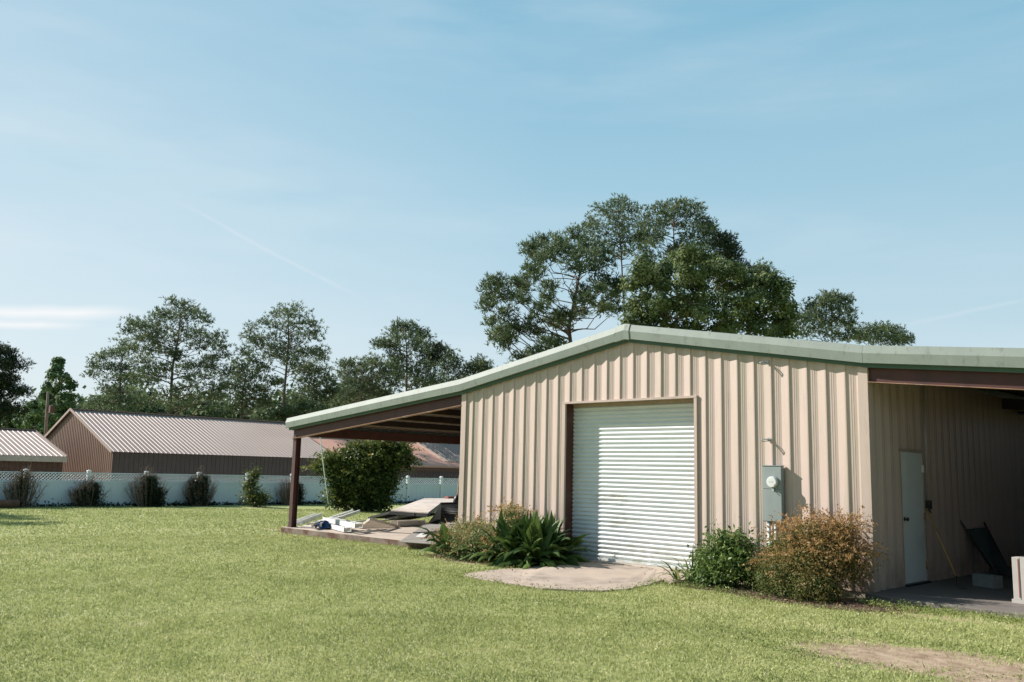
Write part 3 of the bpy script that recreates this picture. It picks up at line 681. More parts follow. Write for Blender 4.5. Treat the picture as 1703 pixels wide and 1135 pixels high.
barn('metal_barn','long low brown metal barn with ribbed roof behind the white fence',XE,ya,pend[1],pe[2]+.03,pr[0],pr[2],dict(roof=M['barnroof'],side=M['barnshade'],gable=M['barnwall']),xback=lb[0])
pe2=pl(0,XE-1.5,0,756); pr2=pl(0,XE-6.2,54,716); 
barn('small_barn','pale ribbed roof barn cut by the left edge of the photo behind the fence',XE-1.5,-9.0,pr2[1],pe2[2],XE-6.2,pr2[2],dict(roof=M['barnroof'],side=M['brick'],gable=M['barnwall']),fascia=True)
# red roofed porch building and the tall ribbed barn behind it
e=empty('red_roof_shed',(-32,20,-.2),'low shed with faded red hipped roof behind the fence at the right end','shed')
R0=pl(0,-32,561,766); R1=pl(0,-32,772,777.5); ze=(R0[2]+R1[2])/2; ze=R1[2]-.02
Rr=pl(0,-37.2,691,739.5); Rl=pl(0,-37.2,530,723.5); zr=(Rr[2]+Rl[2])/2
yR=Rr[1]; yE=R1[1]+3.0; H=pl(0,-32.6,750,769)
m=MB(); th=V(0,0,.05)
q=[V(-32,pend[1]+.15,ze),V(-32,yE,ze),V(-32.6,H[1]+1.2,ze+.28),V(-33.0,H[1],ze+.33),V(-37.2,yR,zr),V(-37.2,pend[1]+.15,zr)]
m.add(q+[p-th for p in q],[tuple(range(6)),tuple(range(6,12))[::-1]]+[(i,(i+1)%6,6+(i+1)%6,6+i) for i in range(6)]); m.build('roof',M['redroof'],e)
m=MB(); m.beam(q[4]+V(0,0,.03),q[3]+V(0,0,.03),.22,.03); m.beam(q[3]+V(0,0,.03),q[1]+V(-.1,0,.12),.25,.03); m.beam(q[0]+V(-.1,0,.04),q[1]+V(-.1,0,.04),.30,.04)
m.build('roof_flashing',M['redtrim'],e)
MB().beam(q[5]+V(0,0,.04),q[4]+V(0,0,.04),.2,.05).build('ridge_cap',M['barntrim'],e)
MB().bb(-32.4,-32.3,pend[1]+.2,yE,-.3,ze-.02).build('side_wall',M['barnshade'],e)
corr((-32.25,pend[1]+.2,-.3),(0,1,0),(0,0,1),(1,0,0),yE-pend[1],lambda u:0,lambda u:ze+.1,.23,BRIB).build('siding',M['barnshade'],e)
MB().bb(-32.25,-32.05,pend[1]+.15,yE,ze-.28,ze-.055).build('fascia',M['brick'],e)
e=empty('tall_barn',(-38,26,-.2),'taller grey brown ribbed barn roof rising behind the red roofed shed','metal barn')
t_lo=V(-35.3,20.5,1.9); 
TY=float(pl(0,-38.2,648,735)[1]); O=V(-38.2,TY,1.9); T=V(-44.2,TY,4.75); L=np.linalg.norm(T-O); B=(T-O)/L; n=np.cross(B,V(0,1,0)); n=n if n[2]>0 else -n
corr(O,(0,1,0),B,n,20,lambda u:0,lambda u:L,.30,BRIB[:1]+[(.14,0),(.16,.03),(.2,.03),(.22,0),(.2999,0)]).build('roof',M['barnroof'],e)
corr(V(-50.2,TY,1.9),(0,1,0),(T-V(-50.2,TY,1.9))/np.linalg.norm(T-V(-50.2,TY,1.9)),(-.4,0,.9),20,lambda u:0,lambda u:L,.3,BRIB).build('roof',M['barnroof'],e)
MB().add([(-38.3,TY+.2,-.3),(-50.1,TY+.2,-.3),(-50.1,TY+.2,1.86),(-44.2,TY+.2,4.66),(-38.3,TY+.2,1.86),(-38.3,TY+19.8,-.3),(-50.1,TY+19.8,-.3),(-50.1,TY+19.8,1.86),(-44.2,TY+19.8,4.66),(-38.3,TY+19.8,1.86)],[(0,1,2,3,4),(9,8,7,6,5),(0,4,9,5),(1,6,7,2)]).build('wall',M['barnshade'],e)
# utility pole with box
e=empty('utility_pole',(-45.7,4.8,-.2),'thin grey utility pole with brown box between the barns and the conical tree','utility pole')
pt=at(80,652,52); pb=at(76,722,52)
MB().tube([V(pb[0],pb[1],-.3),pb,pt],[.11,.10,.07],8).build('pole',M['twig'],e)
bx_=at(86,681,51.8); MB().box(bx_,(.24,.24,.42)).build('box',M['brick'],e)
m=MB(); m.beam(at(74,684,52),at(90,682,52),.06,.06); m.build('bracket',M['twig'],e)
# log
a=pl(0,-27.4,-25,836.5); b=pl(0,-27.4,31,835.5)
a[2]=-.03;b[2]=-.03
tag(MB().tube([a,b],.15,12).build('log',M['log']),'reddish brown log lying on the lawn at the left edge by the fence','log')
m=MB().tube([at(531.5,716,35.6),at(535,752,36),at(541,800,36.5),at(546,838,37)],.020,6); 
tag(m.build('pale_pole',M['palepole']),'thin pale blue pole leaning between the shed roof and the large shrub','pole')
# ------------------------------------------------------------------ foliage machinery
def rdir(n):
    d=rng.normal(size=(n,3)); return d/np.linalg.norm(d,axis=1,keepdims=True)
def leaf_quads(c,size,aspect,dirs=None,upb=.4,tint=None,jit=.35,nrm=None):
    """diamond leaves at c (n,3)"""
    n=len(c); d=rdir(n) if dirs is None else dirs+rng.normal(size=(n,3))*.35
    d[:,2]+=0; d/=np.linalg.norm(d,axis=1,keepdims=True)+1e-9
    nn=rdir(n); nn[:,2]+=upb
    if nrm is not None:
        nn=nrm+rdir(n)*.55; d=d-nn*(np.sum(d*nn,1)/(np.sum(nn*nn,1)+1e-9))[:,None]; d/=np.linalg.norm(d,axis=1,keepdims=True)+1e-9
    s=np.cross(d,nn); s/=np.linalg.norm(s,axis=1,keepdims=True)+1e-9
    up=np.cross(s,d)
    sz=(size*(1+jit*rng.normal(size=n))).clip(size*.4)[:,None]; w=sz*aspect
    v=np.stack([c,c+d*sz*.45+s*w*.5+up*sz*.06,c+d*sz-up*sz*.08,c+d*sz*.45-s*w*.5+up*sz*.06],1).reshape(-1,3)
    f=np.arange(4*n).reshape(n,4)
    t=np.repeat(tint,4) if tint is not None else None
    return v,f,t
def needle_tufts(c,size,width,nb,dirs,tint):
    n=len(c); d=np.repeat(dirs,nb,0)+rng.normal(size=(n*nb,3))*.62
    d/=np.linalg.norm(d,axis=1,keepdims=True); cc=np.repeat(c,nb,0)
    s=np.cross(d,rdir(n*nb)); s/=np.linalg.norm(s,axis=1,keepdims=True)+1e-9
    sz=(size*(.75+.5*rng.random(n*nb)))[:,None]
    v=np.stack([cc-s*width*.35,cc+s*width*.35,cc+d*sz*.6+s*width*.5,cc+d*sz-s*width*.1,cc+d*sz*.6-s*width*.5],1)
    v=v[:,[0,1,2,4]]; tip=cc+d*sz; v[:,3]=cc+d*sz*.7-s*width*.5; v[:,2]=tip
    v=v.reshape(-1,3); f=np.arange(4*n*nb).reshape(-1,4); return v,f,np.repeat(tint,4*nb)
def cover(parts):
    V_=[];F_=[];T_=[];b=0
    for v,f,t in parts: V_.append(v);F_.append(f+b);T_.append(t);b+=len(v)
    return np.concatenate(V_),np.concatenate(F_),np.clip(np.concatenate(T_),0,1)
RA=RT[:2]/np.linalg.norm(RT[:2])
def tree(name,label,cat,D,trunk,lobes,mt,kind='pine',dens=1.0,group='trees beyond the fence',wt=10,branches=True,spread=.7,tsz=None,flat_=.8):
    """trunk: pixel track of the stem; lobes: (px,py,rx,ry) surveyed foliage masses at distance D, given true depth"""
    T=[at(x,y,D) for x,y in trunk]; base=V(T[0][0],T[0][1],-.3)
    k=D/FP
    if T[0][2]>0: T=[base]+T
    e=empty(name,base,label,cat,group)
    r0=wt*k*.5; n=len(T)
    hs=[p[2] for p in T]; H=max(hs[-1],1)
    rad=[r0*max(.18,1-.8*max(0,(h)/H)) for h in hs]
    tb=MB(); tb.tube(T,rad,8)
    xs=[l[0] for l in lobes]; cxm=np.mean(xs); half=(max(xs)-min(xs))/2*k+.5
    fwd=V(FW[0],FW[1],0); fwd/=np.linalg.norm(fwd)
    rr=random.Random(hash(label)%9999 if False else len(label)*31+int(D*7)+len(lobes))
    parts=[]
    seed=rr.random()
    for (px,py,rx,ry) in lobes:
        xo=(px-cxm)*k; room=math.sqrt(max(0.05,1-(xo/half)**2))*half*spread
        off=rr.uniform(-1,1)*room
        c=at(px,py,D)+fwd*off
        # keep the surveyed bearing/height when moved in depth
        s_=(D+off*float(fwd@FW))/D; c=CP+(at(px,py,D)-CP)*s_
        RX,RY=rx*k,ry*k; RZ=max(RY,.3); RD=(RX*.9+RY*.3)
        if branches:
            hd=np.linalg.norm((c-T[-1])[:2]); 
            za=c[2]-RY*.3-.45*np.linalg.norm((c[:2]-np.array([np.interp(c[2],hs,[p[i] for p in T]) for i in (0,1)])))
            za=min(max(za,hs[1]*.9 if n>1 else 1),hs[-1]-.05)
            A_=V(*[np.interp(za,hs,[p[i] for p in T]) for i in (0,1)],za)
            mid=(A_+c)/2+V(rr.uniform(-.3,.3),rr.uniform(-.3,.3),-.12*np.linalg.norm(c-A_)+rr.uniform(-.1,.2))
            rb=max(.03,float(np.interp(za,hs,rad))*.42)
            tb.tube([A_,A_*.5+mid*.5+V(0,0,.05),mid,mid*.5+c*.5+V(rr.uniform(-.15,.15),rr.uniform(-.15,.15),.1),c],[rb,rb*.8,rb*.62,rb*.45,rb*.25],5,False)
        area=math.pi*RX*RY
        ns=max(4,int(area*(4.2 if kind=='pine' else 3.2)*dens+3)) 
        d=rdir(ns); d[:,2]=d[:,2]*.8+.2; rad_=.40+.50*rng.random(ns)**.6+.35*(rng.random(ns)<.15)
        sub=c+ (RT*(d@RT)[:,None]*RX+fwd*(d@fwd)[:,None]*RD+V(0,0,1)*(d[:,2])[:,None]*RZ)*rad_[:,None]
        if branches:
            for q in sub[::2]: tb.tube([c-V(0,0,RZ*.4),(c+q)/2+V(0,0,-.05),q],[.035,.025,.012],4,False)
        ctint=rng.random(ns)*.5
        if kind=='pine':
            nt_=18 if dens>=.9 else 13; idx=np.repeat(np.arange(ns),nt_)
            o=rng.normal(size=(len(idx),3)).clip(-1.7,1.7)*np.array([.27,.27,.16])*max(.8,min(1.15,D/58))
            cc=sub[idx]+o; dr=o*1.2+np.array([0,0,.45])+rng.normal(size=o.shape)*.25; dr/=np.linalg.norm(dr,axis=1,keepdims=True)
            tt=ctint[idx]+rng.random(len(idx))*.42
            parts.append(needle_tufts(cc,(tsz or .25)*.88,.046*max(1,D/60),6,dr,tt))
        else:
            ls=(tsz or .22)*.66; nt_=int(105*dens)+8; idx=np.repeat(np.arange(ns),nt_)
            o=rdir(len(idx))*(rng.random(len(idx))**.45)[:,None]*np.array([.46,.46,.38])*(.72 if D>60 else 1)
            cc=sub[idx]+o; dr=o+np.array([0,0,.12])
            tt=ctint[idx]+rng.random(len(idx))*.45
            ow=o/(np.linalg.norm(o,axis=1,keepdims=True)+1e-6)*.8+(sub[idx]-c)/max(RX,RY)*.5+V(0,0,.25); v,f,t=leaf_quads(cc,ls,.62,rdir(len(idx))+V(0,0,.1),.5,tt,nrm=ow); parts.append((v,f,t))
    tb.build('trunk',M['bark'],e)
    v,f,t=cover(parts); link('crown',raw_mesh('crown',v,f,t),mt,e)
    return e
exec('')
def crop(ox,oy,s,L): return [(ox+a/s,oy+b/s,c/s,d/s) for a,b,c,d in L]
G1='trees beyond the barns'; G2='trees behind the metal building'
tree('pine_tree','dark tree at the left edge of the photo, cut by the frame','tree',78,[(-20,740),(-14,640),(-10,570)],[(0,585,24,16),(10,610,28,14),(-10,600,40,24),(15,632,24,11),(30,650,20,8),(5,655,34,14),(-15,640,40,20),(20,680,24,12),(-5,690,30,16),(-40,620,40,30),(-40,680,40,30),(38,655,10,6)],M['pinedark'],dens=1.4,group=G1,wt=14)
tree('conical_tree','bright green conical broadleaf tree left of the long barn','tree',66,[(88,730),(90,660),(97,600)],[(98,600,4,8),(97,610,8,8),(95,620,13,9),(99,634,20,12),(88,645,20,10),(110,645,14,10),(80,660,22,10),(108,660,20,10),(70,675,24,10),(98,676,26,10),(116,680,14,10),(60,692,24,9),(90,695,30,10),(116,697,14,9),(50,708,22,9),(85,712,30,10)],M['cone'],'leaf',dens=.9,group=G1,wt=7,tsz=.30,spread=.9)
tree('low_tree','small green tree low between the left edge tree and the conical tree','tree',85,[(45,730),(46,690)],[(35,685,16,10),(50,690,14,9),(40,700,25,10),(20,700,20,12),(62,705,18,9)],M['pale'],'leaf',dens=.8,group=G1,wt=5,tsz=.34)
tree('pine_tree','smaller thin pine directly left of the tallest barn-side pine','tree',74,[(199,720),(199,675),(201,600)],[(205,572,12,8),(186,592,11,6),(205,590,20,8),(165,594,10,5),(158,608,12,6),(148,622,9,4),(180,612,20,9),(210,612,22,9),(192,630,24,9),(222,632,18,9),(168,648,15,5),(205,650,26,9),(155,665,10,6),(185,668,22,9),(150,680,12,6),(220,670,22,10),(175,685,24,8),(205,688,28,8)],M['pine2'],dens=1.05,group=G1,wt=7)
C2=lambda L:crop(130,490,5.404,L)
tree('pine_tree','largest spreading pine standing behind the long brown barn','tree',63,[(283,720),(284,660),(287,610),(297,560),(300,520)],C2([(880,90,80,40),(980,120,80,45),(1080,180,80,50),(1150,230,40,30),(760,180,70,35),(830,200,80,50),(950,200,80,45),(700,240,80,40),(470,260,60,30),(450,320,50,30),(570,290,80,40),(650,330,100,50),(760,330,100,50),(560,400,100,50),(700,420,110,55),(860,400,100,45),(920,320,60,40),(1040,340,80,35),(1060,400,80,35),(1240,380,55,25),(1200,420,60,25),(1110,470,120,32),(1290,490,50,30),(1300,560,45,30),(1190,570,60,20),(800,500,120,55),(640,520,110,50),(500,500,80,45),(560,600,110,45),(880,560,80,45),(940,640,80,50),(1100,640,100,35),(1240,660,120,40),(780,660,100,45),(640,690,90,40),(1180,740,120,45),(1050,760,100,35),(500,730,80,40),(620,800,110,40),(720,740,80,40),(960,850,110,40),(1200,840,120,45),(1330,700,50,35),(800,900,110,40),(1000,950,140,45),(1250,930,120,45),(650,960,120,35),(900,1000,120,30),(1350,820,60,60)]),M['pine'],dens=1.05,group=G1,wt=9,spread=.75)
C3=lambda L:crop(380,490,5.404,L)
tree('pine_tree','dark low pine between the largest pine and the tall airy pine','tree',77,[(400,730),(404,650),(412,610)],C3([(230,610,80,35),(330,680,60,45),(150,690,100,40),(260,700,90,40),(80,750,80,45),(180,770,100,40),(380,790,90,35),(60,840,80,50),(200,850,110,45),(330,860,80,40),(440,800,50,30),(100,930,90,50),(240,930,110,40),(60,1010,90,50),(200,1020,110,50),(330,980,80,50),(160,540,30,20),(75,610,25,20)]),M['pine'],dens=1.15,group=G1,wt=7)
tree('pine_tree','tall airy pine with forked trunk and open crown left of the shed roof','tree',60,[(471,720),(473,650),(477,605),(480,570),(479,525)],C3([(500,130,40,22),(590,140,40,22),(430,190,45,30),(540,200,50,28),(650,190,45,30),(700,250,40,30),(740,280,30,25),(770,340,35,30),(770,390,45,20),(350,260,35,30),(420,290,50,32),(520,290,50,30),(620,280,50,30),(190,320,32,28),(170,390,30,28),(230,410,40,32),(300,390,40,30),(380,380,45,28),(560,350,60,32),(660,350,45,28),(250,460,40,24),(330,480,45,25),(420,470,40,25),(500,430,40,30),(600,420,45,25),(340,560,45,25),(400,540,40,24),(640,500,55,25),(590,540,40,25),(690,540,40,18),(740,500,25,14),(790,530,40,22),(840,520,18,14),(830,580,22,14),(150,530,22,14),(600,600,22,18),(480,500,40,26),(460,560,30,22),(530,610,25,18)]),M['pine2'],dens=.62,group=G1,wt=8,spread=.8)
tree('pine_tree','rounded pine with dense crown just right of the tall airy pine','tree',67,[(519,730),(519,670),(524,625)],C3([(740,640,70,28),(820,680,70,32),(680,700,70,32),(760,720,80,35),(880,740,60,35),(620,690,50,20),(640,770,50,22),(840,780,80,30),(750,800,70,28),(900,830,70,40),(700,860,90,40),(620,920,80,40),(800,880,90,45),(760,950,110,40),(640,990,80,35),(900,930,80,45),(950,870,50,50),(870,1000,90,35)]),M['pine'],dens=1.05,group=G1,wt=7)
tree('young_tree','pale green young thicket poking above the long barn roof','tree',60,[(480,720),(480,692)],C3([(430,1080,50,30),(500,1070,50,30),(580,1050,60,35),(660,1030,60,30),(750,1020,60,28),(560,1100,80,28),(830,1030,40,20)]),M['pale'],'leaf',dens=1.0,group=G1,wt=4,tsz=.20)
C4=lambda L:crop(560,520,6.082,L)
tree('pine_tree','wide low pine above the left part of the green rake trim','tree',71,[(605,730),(600,660),(602,620)],C4([(70,540,60,35),(150,530,60,30),(240,520,70,30),(330,510,50,30),(400,480,60,35),(380,540,70,40),(50,610,45,45),(150,600,90,45),(270,600,90,50),(420,600,90,45),(520,560,70,40),(560,610,70,40),(500,660,90,45),(360,680,100,45),(220,700,110,50),(90,720,80,50),(580,720,80,45),(440,760,100,45),(300,780,100,45),(130,820,100,55),(250,860,110,50),(400,850,90,45),(40,880,60,60),(520,830,70,40),(150,920,100,40),(620,640,50,45)]),M['pine2'],dens=1.2,group=G1,wt=6)
tree('pine_tree','upright pine with layered crown above the middle of the shed roof','tree',62,[(675,730),(676,650),(677,590),(673,545)],C4([(650,130,40,25),(730,130,45,25),(590,190,55,30),(690,180,60,32),(800,190,50,30),(860,230,45,28),(720,240,70,30),(620,240,60,28),(870,260,40,22),(460,310,45,28),(530,310,50,30),(600,310,60,28),(440,350,35,20),(560,360,50,25),(830,320,55,25),(780,370,50,22),(880,350,35,18),(580,430,50,25),(640,470,60,30),(720,480,60,30),(560,500,70,30),(650,550,80,35),(740,600,70,35),(640,620,60,30),(840,600,80,35),(930,560,70,35),(960,640,80,35),(860,680,90,35),(780,700,70,35),(950,720,80,30),(800,760,80,30),(1010,690,50,35),(900,540,60,30)]),M['pine'],dens=1.0,group=G1,wt=7)
tree('pine_tree','dark leaning pine crown right of the layered pine','tree',66,[(700,720),(705,640),(722,590)],C4([(990,360,50,25),(1040,370,35,22),(930,400,60,28),(1010,410,60,30),(880,430,55,28),(960,460,70,32),(1040,450,40,30),(900,500,60,25),(990,510,50,25)]),M['pinedark'],dens=1.1,group=G1,wt=4)
tree('pine_tree','open rounded pine near where the shed roof meets the wall','tree',74,[(737,720),(738,640),(741,590)],C4([(1090,390,45,25),(1140,410,40,28),(1180,460,45,28),(1110,460,50,28),(1060,490,40,28),(1230,500,35,30),(1170,530,50,28),(1090,550,50,28),(1230,560,40,25),(1150,600,55,28),(1220,630,50,25),(1290,640,45,25),(1080,620,45,30),(1280,690,45,20),(1180,690,60,28),(1110,690,50,28)]),M['pine2'],dens=.85,group=G1,wt=5)
tree('pine_tree','small pine top peeking over the roof near the left wall corner','tree',74,[(800,700),(800,640),(800,605)],C4([(1450,490,22,16),(1430,530,35,20),(1500,530,30,18),(1370,570,35,20),(1350,560,20,14),(1450,580,50,25),(1530,580,35,22),(1420,630,50,22),(1500,620,45,22)]),M['pine'],dens=1.0,group=G1,wt=4)
# right group
C6=lambda L:crop(780,310,3.6625,L)
tree('pine_tree','big spreading pine with bare lower limbs left of the roof ridge','tree',45,[(951,620),(949,572),(946,545),(955,500),(965,450)],C6([(440,330,55,32),(400,380,60,35),(360,420,30,25),(460,390,60,35),(540,340,50,30),(620,310,45,25),(690,320,50,28),(570,380,70,38),(680,370,70,38),(760,370,60,35),(800,420,55,40),(720,430,70,38),(620,440,70,38),(520,440,70,38),(420,460,60,35),(370,500,45,28),(810,480,50,35),(740,500,60,32),(660,500,50,28),(160,580,40,28),(200,620,55,32),(130,640,35,28),(270,590,50,28),(350,570,50,28),(310,640,60,32),(230,670,60,30),(130,690,35,28),(110,740,28,22),(300,700,50,25),(420,540,60,28),(480,600,50,24),(880,600,60,38),(820,580,60,35),(780,640,60,32),(900,660,60,38),(860,710,60,35),(930,620,35,30),(700,640,50,28),(680,690,45,25),(740,700,50,28),(900,760,50,32),(540,790,40,28),(510,830,35,24),(570,850,45,28),(600,800,35,24),(140,830,35,18),(180,890,40,20),(250,850,45,20),(310,890,40,16),(160,930,30,16),(210,970,40,16),(260,920,40,16),(400,890,40,18),(390,840,20,12),(490,950,50,25),(440,1010,50,24),(530,980,40,25),(380,1040,45,18),(310,1060,30,12),(480,700,40,22),(440,750,35,18),(820,760,40,22),(690,770,30,15),(240,770,30,14)]),M['pine'],dens=1.0,group=G2,wt=15,spread=.75,tsz=.27)
C7=lambda L:crop(960,320,4.366,L)
tree('pine_tree','tall airy pine with slender twin stems right above the roof ridge','tree',60,[(1040,620),(1040,540),(1035,460),(1033,420),(1029,360)],C7([(295,60,22,26),(330,90,35,28),(240,110,35,25),(160,130,40,25),(190,150,35,25),(370,120,40,28),(430,140,35,28),(300,140,40,30),(240,180,40,26),(340,190,45,30),(420,190,45,28),(470,230,35,28),(90,210,30,26),(120,260,35,26),(60,260,35,24),(180,240,40,26),(280,240,45,28),(370,250,40,26),(200,300,45,26),(100,310,45,24),(300,310,45,26),(400,320,45,26),(470,300,35,26),(250,350,45,24),(340,370,40,24),(440,370,40,24),(180,370,40,24),(240,420,40,22),(400,420,45,22),(480,420,35,22),(520,450,30,22),(340,450,30,20),(450,480,40,20),(260,460,30,18),(540,500,28,20)]),M['pine2'],dens=.7,group=G2,wt=7,spread=.8)
tree('pine_tree','tall round-crowned pine with fanned limbs behind the broadleaf tree','tree',57,[(1128,620),(1125,480),(1121,420),(1120,370)],C7([(640,100,45,28),(720,95,45,26),(790,110,45,28),(850,120,40,28),(570,140,40,28),(620,170,50,30),(700,160,55,30),(780,170,55,30),(870,170,50,30),(920,210,40,30),(960,240,32,25),(520,200,45,30),(580,240,55,30),(840,240,55,30),(920,270,45,30),(740,240,50,28),(660,230,50,28),(490,260,45,26),(540,300,50,28),(960,310,40,28),(890,330,50,28),(960,370,40,24),(470,320,45,25),(500,370,40,22),(600,320,35,22),(820,320,40,22),(880,400,50,26),(700,420,50,30),(740,390,45,28),(640,460,50,28),(780,440,45,28),(560,350,35,20)]),M['pine'],dens=.9,group=G2,wt=8,spread=.75)
tree('pine_tree','dark pine top showing over the right shoulder of the broadleaf tree','tree',54,[(1208,620),(1208,480),(1211,395)],C7([(1075,335,20,18),(1060,370,35,22),(1110,370,28,20),(1030,350,25,20),(1040,410,45,28),(1100,420,40,26),(1140,410,16,20),(1020,460,45,30),(1090,480,45,28),(1140,470,22,14),(1140,530,35,22),(1200,540,25,18),(1010,400,25,20)]),M['pinedark'],dens=1.1,group=G2,wt=6)
tree('pine_tree','small thin pine crown right of the broadleaf tree top','tree',60,[(1264,620),(1264,500),(1265,455)],C7([(1320,545,40,18),(1370,560,35,18),(1280,565,28,15),(1390,595,22,15),(1290,600,30,14),(1340,590,30,14),(1300,640,30,25),(1350,640,30,25)]),M['pine'],dens=.85,group=G2,wt=4)
tree('broadleaf_tree','large dense broadleaf tree directly behind the roof right of the ridge','tree',39,[(1165,700),(1160,590),(1158,500)],C7([(820,440,50,28),(890,450,55,30),(730,480,40,28),(770,490,60,32),(860,510,80,38),(960,500,60,35),(490,540,40,32),(540,560,45,32),(450,590,45,35),(640,560,55,35),(620,620,70,40),(740,560,70,38),(840,590,90,42),(960,580,80,42),(1060,540,60,38),(1110,580,60,38),(1170,610,60,35),(1050,620,80,42),(1230,640,55,38),(500,660,80,45),(420,690,50,40),(640,700,90,45),(780,670,90,45),(920,690,90,45),(1060,700,90,45),(1180,700,80,42),(1380,650,50,35),(1440,680,45,35),(1340,710,60,40),(1500,720,40,30),(1440,760,70,45),(1280,760,80,45),(450,770,70,50),(570,790,80,48),(700,800,90,50),(840,790,90,50),(980,800,90,50),(1120,800,90,50),(1240,840,90,48),(1380,830,80,50),(1490,820,50,45),(400,850,60,48),(510,880,80,50),(640,890,90,48),(780,890,90,50),(920,900,90,50),(1060,900,90,50),(1200,930,90,48),(1340,930,90,50),(1470,920,70,50),(1530,880,30,40),(380,950,60,40),(500,970,80,40),(660,980,90,38),(820,990,90,38),(980,1000,90,38),(1140,1010,90,38),(1300,1020,90,38),(1450,1010,80,40),(1540,1000,30,40),(450,1080,90,60),(650,1090,110,60),(850,1100,110,60),(1050,1110,110,60),(1250,1130,110,60),(1430,1120,90,60)]),M['oak'],'leaf',dens=1.15,group=G2,wt=14,spread=.7,tsz=.21)
C8=lambda L:crop(1150,380,4.2575,L)
tree('pine_tree','medium pine above the right end of the front gable','tree',58,[(1383,640),(1384,570),(1383,500)],C8([(980,485,30,18),(960,510,40,24),(1020,510,35,22),(860,550,45,24),(920,545,45,26),(1070,530,25,25),(1090,520,14,18),(820,590,45,26),(900,590,50,28),(980,560,45,28),(1050,580,45,28),(1110,600,35,24),(1140,660,28,20),(840,640,50,28),(930,650,50,28),(1010,640,40,24),(1080,660,45,26),(790,640,30,24),(860,700,60,32),(950,710,55,30),(1110,710,35,24),(740,640,35,30),(740,700,50,40),(820,750,70,35),(930,760,60,30),(1050,760,45,25),(1120,770,35,20)]),M['pine'],dens=.95,group=G2,wt=6)
tree('pine_tree','low rounded pine last on the right above the roof trim','tree',64,[(1466,640),(1466,590),(1463,545)],C8([(1330,690,45,18),(1280,720,40,22),(1360,720,50,24),(1420,730,45,22),(1460,745,20,14),(1250,755,35,22),(1320,760,60,24),(1400,770,50,22),(1190,740,22,22),(1200,780,30,22),(1280,800,50,22),(1370,810,60,20),(1440,810,50,18),(1500,780,16,14),(1520,800,20,20),(1150,780,30,20)]),M['pine'],dens=1.1,group=G2,wt=5)
# the tree outside the left of the frame that shades the lawn corner
tree('pine_tree','tree just outside the left edge shading the lawn corner','tree',33,[(-397,800),(-395,430)],[(-400,425,45,30),(-360,470,50,32),(-440,480,50,32),(-390,520,70,35),(-330,540,50,30),(-450,560,60,35),(-370,590,80,35),(-300,600,40,25),(-430,640,60,30),(-340,650,60,28)],M['pinedark'],dens=.9,group=G1,wt=20,tsz=.35)
# far wood
def far_wood():
    parts=[]
    for D,y0,y1,x0,x1,n in ((92,672,735,-60,880,3600),(88,600,640,1500,1510,0)):
        for _ in range(n):
            x=random.uniform(x0,x1); top=y0+14*math.sin(x*.05)+9*math.sin(x*.017+1); 
            if 540<x<880: top+= -14
            y=top+(740-top)*random.random()**1.1
            d=D+random.uniform(-6,10); c=at(x,y,d); k=14
            cc=c+rng.normal(size=(k,3))*.6
            parts.append(leaf_quads(cc,.55,.6,None,.5,np.full(k,random.random()*.7)+rng.random(k)*.2))
    v,f,t=cover(parts); tag(link('distant_wood',raw_mesh('distant_wood',v,f,t),M['pine']),'distant dark green tree line low behind the barns','woodland',kind='stuff')
far_wood()
